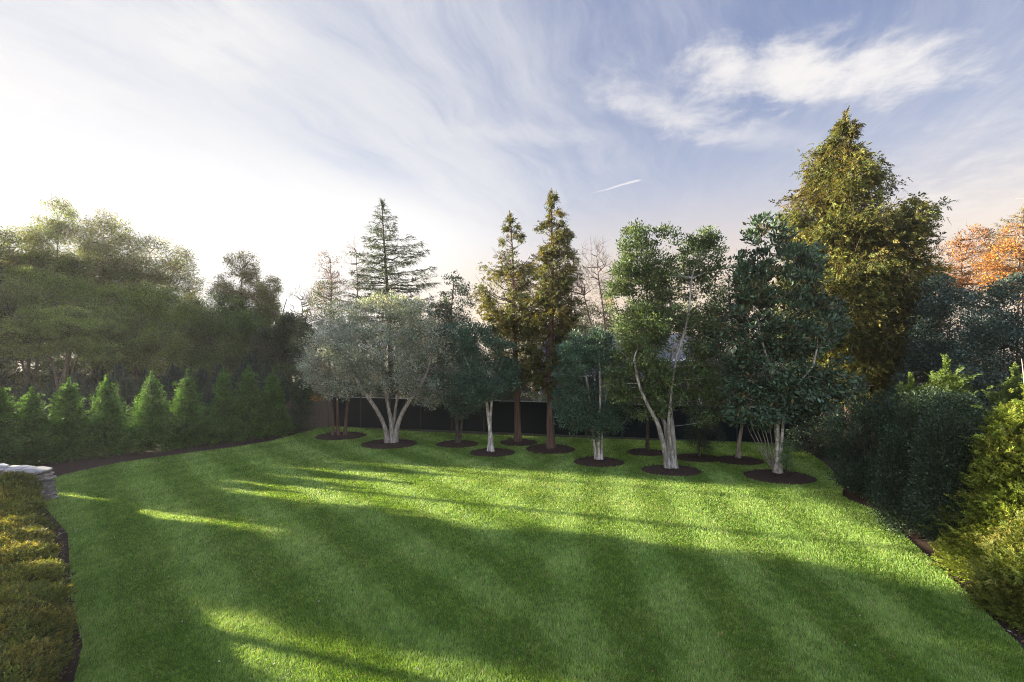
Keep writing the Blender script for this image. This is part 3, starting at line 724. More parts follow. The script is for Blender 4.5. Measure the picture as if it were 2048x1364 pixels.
while z < .90:
    hh = rng.uniform(.045, .085); x = -.02-.26*(1-z/1.15)+rng.normal(0, .05)
    while x < 4.2:
        Ls = rng.uniform(.28, .62)
        for row in (-.17, .17):
            sd += 1; v, q4, q3 = stone(Ls*.98, .40+rng.normal(0, .02), hh*.96, sd)
            tl = rng.normal(0, .03); ca_, sa_ = math.cos(tl), math.sin(tl); v = np.column_stack([v[:, 0]*ca_-v[:, 1]*sa_, v[:, 0]*sa_+v[:, 1]*ca_, v[:, 2]+v[:, 0]*rng.normal(-.06, .04)])
            o2 = wdir*(x+Ls/2)+wn_*row
            w3 = np.column_stack([v[:, 0]*wdir[0]+v[:, 1]*wn_[0]+o2[0]+SW[0], v[:, 0]*wdir[1]+v[:, 1]*wn_[1]+o2[1]+SW[1], v[:, 2]+z+hh/2])
            V.append(w3); F4.append(q4+nn_); F3.append(q3+nn_); nn_ += len(v)
            CC.append(np.repeat(pal(1, [(.30,.27,.23),(.22,.20,.18),(.36,.29,.22),(.18,.17,.17)], None, None, .2), len(v), 0))
        x += Ls
    z += hh; course += 1
mk('stacked_stones', np.concatenate(V), [np.concatenate(F4), np.concatenate(F3)], M_STONE, wall, col=np.concatenate(CC))
V = []; F4 = []; F3 = []; CC = []; nn_ = 0
for i in range(7):
    v, q4, q3 = stone(.66, .72, .075, 900+i); o2 = wdir*(.24+i*.60)+wn_*rng.normal(0, .03)
    w3 = np.column_stack([v[:, 0]*wdir[0]+v[:, 1]*wn_[0]+o2[0]+SW[0], v[:, 0]*wdir[1]+v[:, 1]*wn_[1]+o2[1]+SW[1], v[:, 2]+z+.05+.03*(i % 2)+v[:, 0]*(.10-.05*(i % 3))])
    o = mk('capstone', w3, [q4, q3], M_STONE, wall, col=np.repeat(pal(1, [(.40,.385,.36)], None, None, .12), len(v), 0))

# house behind the fence
m, n = mat_new('brick'); t = n.node('ShaderNodeTexCoord'); bt = n.node('ShaderNodeTexBrick'); n.nt.links.new(t.outputs['Object'], bt.inputs[0])
mp = n.node('ShaderNodeMapping'); mp.inputs['Rotation'].default_value = (R(90), 0, 0); n.nt.links.new(t.outputs['Object'], mp.inputs[0]); n.nt.links.new(mp.outputs[0], bt.inputs[0])
bt.inputs['Scale'].default_value = 4; bt.inputs['Color1'].default_value = (.20, .075, .055, 1); bt.inputs['Color2'].default_value = (.13, .05, .04, 1); bt.inputs['Mortar'].default_value = (.3, .27, .25, 1)
out(n, principled(n, bt.outputs[0], .9, .15)); M_BRICK = m
M_SIDING = flat_mat('grey_siding', (.20, .215, .25, 1), (.26, .275, .31, 1), 3, .8)
M_ROOF = flat_mat('roof_shingle', (.05, .055, .065, 1), (.10, .105, .12, 1), 25, .9, (1, 1, 3), .5)
M_TRIM = flat_mat('white_trim', (.72, .72, .72, 1), (.8, .8, .8, 1), 6, .6)
m, n = mat_new('window_glass'); out(n, principled(n, (.03, .04, .05, 1), .08, .6)); M_GLASS = m
HX, HYD = PX(1262, 38), 38.0
house = empty('house', (HX, HYD, 0), 'grey roofed brick house with white posts beyond the fence', 'house')
def bx(name, lo, hi, mat, par=house):
    q = MB(); q.box(lo, hi, 0, (HX, HYD, 0)); return q.build(name, mat, par)
hw = 8.0
bx('wall', (-hw, 0, 0), (hw, 7, 2.6), M_BRICK); bx('wall', (-hw, .01, 2.6), (hw, 7, 4.1), M_SIDING)
q = MB(); e = .45
V = np.array([[-hw-e, -e, 4.1], [hw+e, -e, 4.1], [hw+e, 7+e, 4.1], [-hw-e, 7+e, 4.1], [-hw+1.8, 3.5, 6.3], [hw-1.8, 3.5, 6.3], [-hw-e, -e, 3.98], [hw+e, -e, 3.98], [hw+e, 7+e, 3.98], [-hw-e, 7+e, 3.98]])+np.array([HX, HYD, 0])
roof = mk('roof', V, [np.array([[0, 1, 5, 4], [2, 3, 4, 5], [0, 6, 7, 1], [1, 7, 8, 2], [2, 8, 9, 3], [3, 9, 6, 0], [6, 9, 8, 7]]), np.array([[1, 2, 5], [3, 0, 4]])], M_ROOF, house)
0 and bx('chimney', (-3.6, 3.1, 5.9), (-2.7, 3.9, 8.0), M_BRICK, roof if False else house)
bx('fascia', (-hw-e, -e-.03, 3.9), (hw+e, -e-.003, 4.12), M_TRIM)
for x0 in (-6.3, -3.6, -.6, 2.4):
    wq = MB(); wq.box((x0-.62, -.05, 1.1), (x0-.5, .0, 2.7), 0, (HX, HYD, 0)); wq.box((x0+.5, -.05, 1.1), (x0+.62, 0, 2.7), 0, (HX, HYD, 0))
    wq.box((x0-.5, -.05, 1.1), (x0+.5, 0, 1.2), 0, (HX, HYD, 0)); wq.box((x0-.5, -.05, 2.6), (x0+.5, 0, 2.7), 0, (HX, HYD, 0)); wq.box((x0-.5, -.045, 1.87), (x0+.5, 0, 1.92), 0, (HX, HYD, 0))
    wv = wq.build('window', M_TRIM, house); pn = MB(); pn.box((x0-.5, -.02, 1.2), (x0+.5, -.004, 2.6), 0, (HX, HYD, 0))
    po = pn.build('pane', M_GLASS); me = po.data; po.parent = wv; po.matrix_parent_inverse.identity(); po.location = (-HX, -HYD, 0)
# porch on the right with posts and its own roof
for x0 in (-7.7, -5.2, 3.35, 5.05, 7.6):
    bx('porch_post', (x0-.13, -1.75, 0), (x0+.13, -1.5, 3.7), M_TRIM)
V = np.array([[2.9, -2.1, 3.35], [8.2, -2.1, 2.95], [8.2, -.5, 3.95], [2.9, -.5, 3.95], [2.9, -2.1, 3.25], [8.2, -2.1, 2.85], [8.2, -.5, 3.85], [2.9, -.5, 3.85]])+np.array([HX, HYD, 0])
mk('porch_roof', V, np.array([[0, 1, 2, 3], [4, 7, 6, 5], [0, 4, 5, 1], [1, 5, 6, 2], [2, 6, 7, 3], [3, 7, 4, 0]]), M_ROOF, house)
bx('downpipe', (hw-3.35, -.15, 0), (hw-3.2, -.02, 4.0), M_TRIM)


if HAZE > 0:
    hb = MB(); hb.box((-335, -215, -1.1), (335, 455, 26)); hv = hb.build('haze', hz); tag(hv, kind='stuff')
# ================================================================ TREES ON THE LAWN
HOLLY = [(.036,.075,.042),(.048,.095,.056),(.026,.052,.032),(.07,.12,.075)]
SILV = [(.29,.34,.28),(.19,.245,.18),(.46,.49,.45),(.09,.14,.08),(.25,.24,.21)]
OAKG = [(.075,.125,.036),(.055,.095,.032),(.105,.15,.042),(.04,.07,.03),(.14,.15,.05)]
MAGC = [(.040,.075,.040),(.055,.10,.052),(.030,.055,.030),(.075,.125,.075),(.13,.07,.028)]
CRYP = [(.085,.080,.022),(.060,.075,.022),(.105,.085,.026),(.055,.065,.02)]
CRYT = [(.115,.115,.030),(.080,.105,.028),(.145,.10,.036),(.09,.12,.035)]
CDAR = [(.035,.052,.034),(.03,.045,.03)]; CDAT = [(.06,.085,.052),(.05,.07,.045)]

broadleaf('multistem_tree', 'thin tree of three reddish stems at the far left of the back lawn', 'tree', (678, 873),
  [([(676,873),(675,830),(673,795),(668,740),(660,690)], .085, .045, .2), ([(690,870),(694,820),(700,780),(704,720),(700,650)], .085, .045, -.1),
   ([(666,860),(663,820),(659,790),(655,740),(640,680)], .075, .04, .6)],
  [(655,705,55,60),(690,650,50,50),(630,730,30,40)], 340, 24, .36, .10, .045, SILV+[(.33,.20,.08),(.16,.19,.08),(.35,.12,.06)], [3,3,2,2,3,.35,1.5,.22], bark=B_RED, tw=1, rb=.04)
broadleaf('silver_leaved_tree', 'wide low tree with grey silvery leaves and pale forked trunks', 'tree', (783, 888),
  [([(776,888),(770,850),(758,820),(740,790),(712,745),(690,700)], .13, .06, -.8), ([(784,888),(782,850),(775,815),(768,780),(760,720),(755,670)], .12, .06, .4),
   ([(790,888),(795,855),(806,825),(822,800),(850,760),(870,700)], .13, .06, -.4), ([(782,887),(786,840),(790,800),(806,740),(812,680)], .09, .05, 1.0)],
  [(775,690,125,95),(690,725,85,72),(860,725,78,88),(780,640,85,52),(640,745,38,42),(900,765,45,45),(905,720,40,35)], 1500, 42, .32, .125, .048, SILV+[(.32,.16,.05),(.10,.16,.06),(.28,.24,.06)], [4,4,3,3,3,.22,1.0,.35], bark=B_GREY,
  tw=2, rb=.06, shell=.45, depth=.75, flat=.8)
broadleaf('holly_tree', 'small dark holly, double trunk, between the silver tree and the pale leaning trunk', 'tree', (914, 888),
  [([(915,888),(914,855),(912,825),(905,780),(900,730)], .11, .06, .3), ([(919,887),(923,850),(927,815),(935,760)], .07, .04, .4)],
  [(915,745,48,75),(905,690,40,48),(930,795,40,42),(890,790,30,34)], 400, 60, .36, .105, .052, HOLLY, bark=B_DARK, leafm=M_GLOSS, shell=.5)
broadleaf('holly_tree', 'rounded blue-green holly on a single pale leaning trunk', 'tree', (983, 906),
  [([(984,906),(981,870),(977,835),(974,812),(968,790),(962,772)], .105, .05, .2), ([(977,820),(983,806),(986,785),(989,765)], .06, .045, .3)],
  [(962,735,56,78),(985,760,50,50),(955,680,38,36),(1000,720,35,45)], 460, 60, .35, .105, .052, HOLLY, bark=B_WHITE, leafm=M_GLOSS, shell=.5)
broadleaf('holly_tree', 'dark dense holly standing on three slim white stems', 'tree', (1196, 923),
  [([(1193,921),(1189,890),(1186,860),(1180,800),(1172,740)], .07, .045, .2), ([(1198,922),(1197,880),(1197,850),(1200,780),(1195,700)], .07, .045, -.2),
   ([(1203,921),(1204,880),(1205,850),(1215,780),(1222,720)], .06, .04, .1)],
  [(1180,760,72,95),(1165,700,45,45),(1215,815,46,50),(1150,815,42,48),(1185,840,50,35),(1190,690,35,35)], 760, 64, .34, .10, .050, HOLLY, bark=B_WHITE, leafm=M_GLOSS, shell=.5)
broadleaf('evergreen_oak', 'tall loose green broadleaf tree on pale fanned trunks', 'tree', (1343, 940),
  [([(1337,939),(1326,890),(1312,845),(1292,810),(1272,765),(1262,715)], .115, .045, -.5), ([(1342,939),(1338,890),(1332,850),(1320,815),(1316,760),(1320,700)], .11, .045, .4),
   ([(1349,939),(1347,880),(1342,820),(1341,760),(1350,690)], .12, .05, .2), ([(1346,939),(1341,890),(1334,850),(1336,800),(1345,720),(1366,640),(1372,560)], .08, .03, -.6)],
  [(1278,500,40,52),(1275,590,62,60),(1350,560,60,60),(1330,490,25,42),(1395,520,52,50),(1415,480,32,20),(1335,680,105,75),(1290,740,70,70),(1380,770,60,55),(1240,780,28,30),(1290,655,60,55),(1405,620,55,55),(1255,560,32,45),(1300,800,60,36),(1400,815,55,36)],
  2100, 42, .32, .12, .055, OAKG+[(.4,.24,.06)], [4,4,3,4,1.2,.06], bark=B_PALE, tw=1, shell=.3, depth=.6, cj=.3, rb=.036, leafm=M_LEAF, attach=.3)
broadleaf('slender_tree', 'thin dark straight trunk behind the pale fanned trunks', 'tree', (1295, 905),
  [([(1295,905),(1295,850),(1294,790),(1290,700),(1288,620)], .085, .05, 0)],
  [(1300,720,60,90),(1290,640,50,50)], 380, 18, .32, .085, .038, OAKG, bark=B_DARK, shell=.3)
broadleaf('leaning_tree', 'slanting trunk with brown twiggy crown left of the magnolia', 'tree', (1478, 920),
  [([(1476,920),(1480,880),(1485,850),(1478,800),(1455,750),(1430,690)], .085, .04, .2)],
  [(1430,740,55,60),(1480,690,50,60),(1400,800,35,30),(1450,800,50,35)], 620, 10, .28, .07, .03, [(.16,.12,.09),(.10,.075,.055),(.08,.10,.05),(.05,.07,.04)], bark=B_TWIG, tw=2, shell=.3)
leafy_mass('evergreen_shrub', 'dark rounded shrub on a short stem between the fanned trunks and the slanting trunk', 'shrub', 21.05, 1395, [(1408,868,36,40),(1402,835,28,30),(1425,880,25,22)], 12000, .06, .03, [(.016,.03,.018),(.022,.042,.024)], trunks=2, npts=160, crad=.16)
broadleaf('magnolia', 'large magnolia with big glossy leaves and a mottled pale trunk', 'tree', (1555, 950),
  [([(1556,950),(1558,900),(1556,850),(1553,800),(1548,740),(1545,660),(1540,600)], .12, .05, .3), ([(1556,880),(1552,840),(1548,790),(1536,740),(1520,700),(1505,640)], .06, .035, -.4),
   ([(1558,830),(1566,790),(1575,775),(1590,750),(1600,730)], .05, .03, -.8)],
  [(1540,480,45,50),(1560,560,82,70),(1500,560,42,60),(1590,650,85,70),(1520,650,70,70),(1540,740,80,55),(1640,740,60,35),(1600,790,85,30),(1490,770,50,38),(1690,770,38,22),(1620,520,28,42),(1520,825,70,30),(1648,640,48,40),(1470,700,45,50),(1600,840,40,20)],
  1350, 26, .30, .20, .085, MAGC, [4,4,4,2.4,.75], bark=B_MAG, leafm=M_GLOSS, shell=.4, depth=.65, cj=.28, rb=.042, updir=.5)
# bare thin shoots sprouting at the magnolia's foot
g = G(1553, 948); rt = empty('sucker_shoots', g, 'fan of thin bare shoots leaning left at the foot of the magnolia', 'shoots'); VF = []
for (x1, y1, dd_) in [(1500,855,-.2),(1512,850,.1),(1520,848,-.3),(1528,852,.3),(1507,870,.2),(1535,846,-.1),(1524,862,.4),(1543,850,.2)]:
    P = spline([g+rng.normal(0, .05, 3)*[1, 1, 0], W((1551+x1)/2+2, (948+y1)/2+6, g[1])+[0, dd_/2, 0], W(x1, y1, g[1])+[0, dd_, 0], W(x1-8, y1-22, g[1])+[0, dd_*1.3, 0]], 12)
    VF.append(trunk_tube(P, np.linspace(.026, .010, 12), 6))
Vv = []; ff = []; k_ = 0
for v, q in VF: Vv.append(v); ff.append(q+k_); k_ += len(v)
mk('stem', np.concatenate(Vv), np.concatenate(ff), B_TWIG, rt, smooth=True)
leafy_mass('low_shrub', 'small green tuft of leaves beside the magnolia trunk base', 'shrub', 17.9, 1572, [(1572,925,12,18),(1577,900,9,18)], 1800, .06, .028, [(.05,.09,.035),(.07,.12,.045)], trunks=2, npts=30, crad=.12, rbase=.015)

# narrow conifers
conifer('cryptomeria', 'shorter of the two narrow olive-green conifers', 'tree', 1036, 24.4, (1020, 430),
  [(432,1019,1021),(455,1006,1036),(480,1000,1052),(510,980,1062),(540,968,1068),(570,962,1072),(600,962,1080),(640,975,1085),(690,985,1085),(740,1005,1075),(775,1015,1055)], 150, CRYP, CRYT, B_RED,
  r0=.17, rise=.35, droop=-.3, up=.30, hang=-.2, dens=38, grp=13, grs=.15, fl=.30, ll=.13, lw=.048, nl=11, gap=.35, spread=.5, thick=.36, start=.12, dj=.6)
conifer('cryptomeria', 'taller narrow olive-green conifer with a straight reddish trunk', 'tree', 1101, 22.9, (1104, 388),
  [(390,1103,1105),(420,1090,1118),(455,1076,1134),(490,1072,1144),(515,1080,1156),(545,1066,1150),(590,1062,1152),(640,1050,1145),(690,1052,1150),(740,1062,1140),(780,1080,1122)], 165, CRYP, CRYT, B_RED,
  r0=.21, rise=.35, droop=-.3, up=.30, hang=-.2, dens=38, grp=13, grs=.15, fl=.30, ll=.13, lw=.048, nl=11, gap=.35, spread=.5, thick=.36, start=.12, dj=.6)
conifer('cryptomeria', 'tallest tree, a broad golden-green conifer on the right', 'tree', 1700, 23.0, (1691, 226),
  [(228,1689,1693),(255,1678,1706),(285,1664,1712),(310,1634,1720),(340,1624,1734),(370,1614,1744),(400,1602,1756),(420,1594,1780),(445,1588,1822),(480,1586,1818),(540,1582,1824),(590,1574,1826),(640,1580,1822),(690,1595,1822),(730,1610,1800),(775,1635,1775)], 430,
  [(.095,.085,.020),(.065,.080,.020),(.12,.095,.026),(.05,.065,.018)], [(.135,.12,.024),(.08,.11,.024),(.155,.105,.028),(.09,.12,.028)], B_RED, ltuf=2.6, r0=.26, rise=.22, droop=-.22, up=.20, hang=-.35, dens=34, grp=16, grs=.20, fl=.36, ll=.15, lw=.055, nl=11, gap=.35, spread=.5, thick=.38, start=.05, jitl=.12, dj=.6, cj=.3)
conifer('cedar', 'open cedar with flat layered branches against the sky', 'tree', 785, 34.0, (764, 405),
  [(407,762,768),(430,750,790),(455,744,812),(480,730,825),(505,722,840),(530,716,846),(560,712,862),(590,706,866),(620,700,870),(660,700,880)], 125, CDAR, CDAT, B_DARK,
  r0=.22, rise=.12, droop=-.10, up=.02, hang=-.16, dens=15, fl=.42, ll=.12, lw=.045, nl=12, gap=.0, spread=.30, thick=.05, ltuf=.7, flatpl=True, start=.12, jitl=.3)

# ================================================================ BEHIND THE FENCE
def bare(name, label, px_, d, top, ells, npts=380, bark=B_TWIG, nper=0, cols=None, group=None, r0=.16, L=.08, tw=3, crad=.5, wts=None, leaffrac=1.0, fork=None):
    tr = fork or [([(px_, 690+HC*F/d), (px_+2, 770), (px_-3, 700), (px_+3, (top+690)/2), (px_, top+25)], r0, .02, 0)]
    return broadleaf(name, label, 'tree', (px_, 0), tr, ells, npts, nper, crad*.8, L, L*.5, cols or SILV, wts, bark, d=d, tw=tw, rb=r0*.55, rtip=.007, shell=.3, depth=.7, attach=.45, w=.5, group=group, leaffrac=leaffrac, step=.6, sag=-.02)
bare('bare_tree', 'leafless pale twigged tree left of the layered cedar', 712, 38, 478, [(712,530,34,58),(700,590,42,50),(735,580,25,45)], 420)
bare('rust_leaved_tree', 'thin tree with sparse rusty leaves left of the bare pale tree', 660, 35, 500, [(652,548,30,46),(672,580,34,40),(640,600,28,34)], 420, nper=9, cols=[(.20,.09,.045),(.15,.08,.05),(.10,.07,.05)], crad=.4, leaffrac=.8, L=.10)
bare('bare_tree', 'small bare tree catching orange light between the woods and the rust-leaved tree', 602, 44, 575, [(600,615,26,42),(622,630,20,36)], 300)
bare('bare_tree', 'leafless dark tree with spreading branches between the tall narrow conifer and the green oak', 1195, 31, 478, [(1190,530,40,50),(1170,590,45,50),(1215,600,30,50),(1150,570,25,30)], 520, B_BROWN, fork=[([(1222,860),(1215,760),(1200,700),(1180,640),(1168,590)], .14, .03, 0), ([(1218,760),(1212,690),(1208,620),(1200,560),(1196,510)], .08, .02, .5)])
bare('bare_tree', 'wispy bare tree behind the tall narrow conifer', 1140, 36, 520, [(1140,560,30,40),(1130,610,36,40)], 260)
broadleaf('magnolia', 'small dark-leaved magnolia top rising between the cedar and the conifers', 'tree', (905, 0), [([(905,840),(906,760),(905,690),(903,620),(908,560)], .12, .03, 0)],
  [(908,568,20,24),(888,595,18,20),(935,590,20,26),(905,630,32,30),(870,620,14,16)], 260, 22, .30, .15, .07, MAGC, None, B_BROWN, M_GLOSS, d=31, shell=.3)
leafy_mass('evergreen_tree', 'dark green conical evergreen low behind the three reddish stems', 'tree', 33, 640, [(650,610,30,48),(640,660,48,50),(615,700,34,40),(660,720,50,50)], 26000, .12, .045, [(.045,.07,.03),(.06,.08,.04),(.08,.08,.045)], crad=.35, leafm=M_LEAF)
leafy_mass('evergreen_tree', 'broad dark evergreen behind the silver tree under the cedar', 'tree', 36, 760, [(760,640,90,50),(830,660,60,50),(720,690,60,50),(800,730,110,60)], 34000, .13, .05, [(.045,.065,.03),(.035,.055,.03),(.07,.07,.045)], crad=.4, leafm=M_LEAF)
leafy_mass('evergreen_tree', 'dark holly mass filling the gap behind the blue-green holly', 'tree', 33, 930, [(920,680,55,50),(960,740,60,60),(1000,700,40,50),(880,740,50,50)], 22000, .12, .05, [(.035,.055,.035),(.05,.07,.04)], crad=.35)
leafy_mass('evergreen_tree', 'low dark trees behind the two narrow conifers', 'tree', 50, 1120, [(1090,690,60,40),(1150,670,60,36),(1030,700,50,36),(1200,700,45,40)], 24000, .17, .07, [(.045,.06,.035),(.06,.065,.04)], crad=.5, leafm=M_LEAF)
leafy_mass('evergreen_tree', 'dark broadleaf mass behind the magnolia left side', 'tree', 27, 1470, [(1480,640,60,70),(1450,720,60,55),(1500,760,70,60),(1440,650,35,55),(1470,590,40,45)], 30000, .11, .045, [(.035,.05,.028),(.045,.065,.032),(.06,.06,.035)], crad=.3)
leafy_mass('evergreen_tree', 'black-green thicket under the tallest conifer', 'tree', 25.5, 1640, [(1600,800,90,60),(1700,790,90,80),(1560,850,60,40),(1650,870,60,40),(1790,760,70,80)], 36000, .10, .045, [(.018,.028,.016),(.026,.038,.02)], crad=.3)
leafy_mass('evergreen_shrub', 'dark shrub against the fence in the far right corner', 'shrub', 21.8, 1650, [(1640,880,55,45),(1690,900,50,60),(1600,875,40,25)], 22000, .07, .035, [(.016,.028,.016),(.024,.04,.022)], crad=.22)
cone_bush('arborvitae', 'narrow dark arborvitae at the right end of the green row', 'shrub', G(603, 866), 3.1, .55, 1500, [(.022,.042,.020)], [(.045,.075,.035)], None, shape='column', fl=.26)
leafy_mass('red_shrub', 'dull red leaved shrub behind the wooden fence', 'shrub', 31, 632, [(632,765,22,26),(648,750,14,18)], 3600, .08, .04, [(.25,.07,.07),(.18,.05,.055),(.10,.06,.05)], leafm=M_LEAF, npts=60)
leafy_mass('orange_shrub', 'small golden shrub just above the wooden fence', 'shrub', 30.5, 628, [(632,806,18,12)], 1300, .08, .04, [(.30,.18,.04),(.22,.11,.04)], leafm=M_LEAF, npts=30)
leafy_mass('yellow_shrub', 'yellow leaved shrub glimpsed left of the pale leaning trunk', 'shrub', 30, 968, [(963,792,18,12),(985,785,12,10)], 1500, .10, .05, [(.55,.38,.08),(.45,.33,.08),(.2,.2,.05)], leafm=M_LEAF, npts=30)
leafy_mass('green_shrub', 'pale green shrub above the fence between the narrow conifers', 'shrub', 30, 1070, [(1060,796,26,11),(1095,798,20,9)], 2200, .09, .045, [(.12,.17,.08),(.17,.21,.10)], leafm=M_LEAF, npts=30)

# distant line of trees at the horizon
far = [(560,640,26,52,0),(640,655,30,70,1),(840,640,34,70,0),(990,632,30,75,1),(1060,640,34,80,0),(1135,628,32,75,1),(1215,640,36,80,0),(1290,640,34,80,1),(1440,632,36,75,0),(1860,600,40,60,0),(1560,640,40,75,1),(1720,640,40,75,0)]
flab = ['far tree between the woods and the rust-leaved tree','far tree behind the three reddish stems','far tree right of the layered cedar','far tree left of the shorter narrow conifer','far tree between the two narrow conifers','far tree just right of the tall narrow conifer',
 'far tree behind the dark bare tree','far tree behind the left top of the green oak','far tree between the oak and the magnolia','far tree right of the tallest conifer','far tree behind the magnolia','far tree behind the tallest conifer']
for (x_, t_, w_, d_, k_), lb in zip(far, flab):
    bare('distant_tree', ('brownish bare ' if k_ else 'hazy olive ')+lb, x_, d_, t_, [(x_,t_+26,w_,26),(x_+12,t_+50,w_,26),(x_-12,t_+52,w_,24)], 240, B_TWIG if k_ else B_BROWN,
         nper=(5 if k_ else 26), cols=[(.12,.10,.07),(.09,.08,.05)] if k_ else [(.07,.08,.045),(.10,.09,.05)], L=.22, tw=2, crad=.9, group='distant trees on the horizon')

# autumn trees on the far right
AUT = [(.30,.11,.022),(.22,.08,.022),(.40,.19,.035),(.15,.08,.04)]
bare('autumn_tree', 'orange-leaved autumn tree right of the tallest conifer', 1920, 33, 455, [(1905,530,45,48),(1945,500,45,48),(1890,560,35,30),(1960,560,50,40)], 700, B_BROWN, 17, AUT, crad=.42, L=.12, tw=1)
bare('autumn_tree', 'golden autumn tree at the right edge of the frame', 2035, 30, 430, [(2020,530,50,50),(2050,480,40,50),(2000,560,45,36),(2060,560,50,50)], 700, B_BROWN, 20, AUT+[(.5,.26,.05)], crad=.42, L=.12, tw=1)
conifer('pine', 'brownish green pine crown at the right edge among the autumn leaves', 'tree', 2050, 32, (2046, 420), [(422,2040,2050),(445,2005,2075),(475,1985,2100),(505,1965,2110),(540,1975,2110)], 60, [(.10,.10,.035),(.12,.09,.035)], [(.20,.17,.05),(.24,.15,.05)], B_BROWN,
  r0=.2, rise=.2, droop=-.15, up=.1, hang=0, dens=8, fl=.36, ll=.16, lw=.03, nl=12, spread=.35, thick=.12)
bare('bare_tree', 'tall bare twigs above the autumn trees at the right edge', 2052, 27, 370, [(2052,420,16,42),(2060,470,25,40)], 90, B_TWIG, tw=1, crad=.35)
# bluish holly screen on the right
BH = [(.035,.062,.048),(.05,.085,.068),(.028,.048,.036),(.07,.105,.088)]
leafy_mass('holly_screen', 'dark blue-green holly left half of the tall screen right of the tallest conifer', 'tree', 19.5, 1880, [(1880,610,34,56),(1875,690,48,75),(1915,660,55,80),(1885,765,72,85),(1850,800,60,66)], 52000, .105, .05, BH, crad=.34, group='tall hollies forming the right screen', rbase=.1)
leafy_mass('holly_screen', 'blue-green holly right half of the tall screen at the right edge', 'tree', 17.0, 2030, [(1985,640,50,70),(2040,610,50,60),(2060,700,80,90),(1980,740,60,90),(2040,800,90,90)], 56000, .10, .048, BH, crad=.32, group='tall hollies forming the right screen', rbase=.1)
LY = [(.06,.095,.018),(.05,.08,.018)]; LT = [(.12,.165,.03),(.095,.14,.028)]
def arb(px_, py_, ptop, rpx, nf, label, cols=LY, tipc=LT, **kw):
    g = G(px_, py_); h = PZ(ptop, g[1]); return cone_bush('arborvitae', label, 'tree', g, h, rpx/F*g[1], nf, cols, tipc, **kw)
arb(1893, 1030, 715, 62, 4600, 'light green feathery arborvitae poking above the dark hedge', fl=.42, nl=16, ll=.085, lw=.028, power=.75, inner=.3)
arb(1822, 1000, 752, 50, 3200, 'smaller light green arborvitae left of the feathery one above the hedge', fl=.40, nl=16, ll=.085, lw=.028, power=.75)
arb(2030, 1040, 735, 60, 4000, 'light green arborvitae behind the big yellow-green one at the right', fl=.40, nl=16, ll=.085, lw=.028, power=.75)
# dark clipped hedge shrubs
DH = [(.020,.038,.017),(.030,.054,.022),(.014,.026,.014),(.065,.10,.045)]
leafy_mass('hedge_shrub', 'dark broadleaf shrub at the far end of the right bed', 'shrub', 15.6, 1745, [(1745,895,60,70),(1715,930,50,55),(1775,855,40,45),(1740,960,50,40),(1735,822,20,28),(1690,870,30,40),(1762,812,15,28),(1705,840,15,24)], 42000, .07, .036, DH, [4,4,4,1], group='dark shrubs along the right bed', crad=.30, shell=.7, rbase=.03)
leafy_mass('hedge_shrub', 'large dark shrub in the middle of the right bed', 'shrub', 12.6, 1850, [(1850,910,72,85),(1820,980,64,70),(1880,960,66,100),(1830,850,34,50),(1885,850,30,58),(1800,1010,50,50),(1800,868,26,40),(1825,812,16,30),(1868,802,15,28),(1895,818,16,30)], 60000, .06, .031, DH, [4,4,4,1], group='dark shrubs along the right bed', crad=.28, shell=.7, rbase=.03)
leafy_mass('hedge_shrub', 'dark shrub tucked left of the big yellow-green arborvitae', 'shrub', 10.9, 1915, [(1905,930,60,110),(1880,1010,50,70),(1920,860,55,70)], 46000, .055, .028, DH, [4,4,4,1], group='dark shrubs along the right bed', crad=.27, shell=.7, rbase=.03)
# big yellow-green arborvitae in the right foreground
YG = [(.045,.078,.012),(.060,.090,.014),(.08,.09,.018)]; YT = [(.16,.205,.026),(.125,.175,.025),(.20,.19,.035)]
gA = np.array([PX(2052, 9.9), 9.9, 0])
A_ = cone_bush('arborvitae', 'big yellow-green arborvitae in the right foreground with a bare leader', 'tree', gA, 4.35, 1.32, 12000, [(.080,.115,.014),(.10,.135,.016)], [(.21,.27,.03),(.16,.225,.03),(.25,.24,.04)], None, shape='cone', fl=.30, nl=14, ll=.08, lw=.026, power=.92, lumps=.12, grp=8, cj=.3, hang=-.12, inner=.3, angle=42)
P = spline([gA+[0, 0, 2.8], gA+[.02, 0, 3.9], gA+[-.04, 0, 4.5], gA+[-.06, .03, 4.95]], 14); v_, q_ = trunk_tube(P, np.linspace(.03, .006, 14), 6); mk('leader', v_, q_, B_TWIG, A_, smooth=True)
gB = np.array([PX(2108, 8.6), 8.6, 0])
cone_bush('arborvitae', 'lower yellow-green arborvitae in the bottom right corner', 'shrub', gB, 2.15, 1.02, 8000, YG, YT+[(.21,.17,.035)], None, shape='cone', fl=.26, nl=14, ll=.072, lw=.023, power=.62, lumps=.08, inner=.3, angle=42)

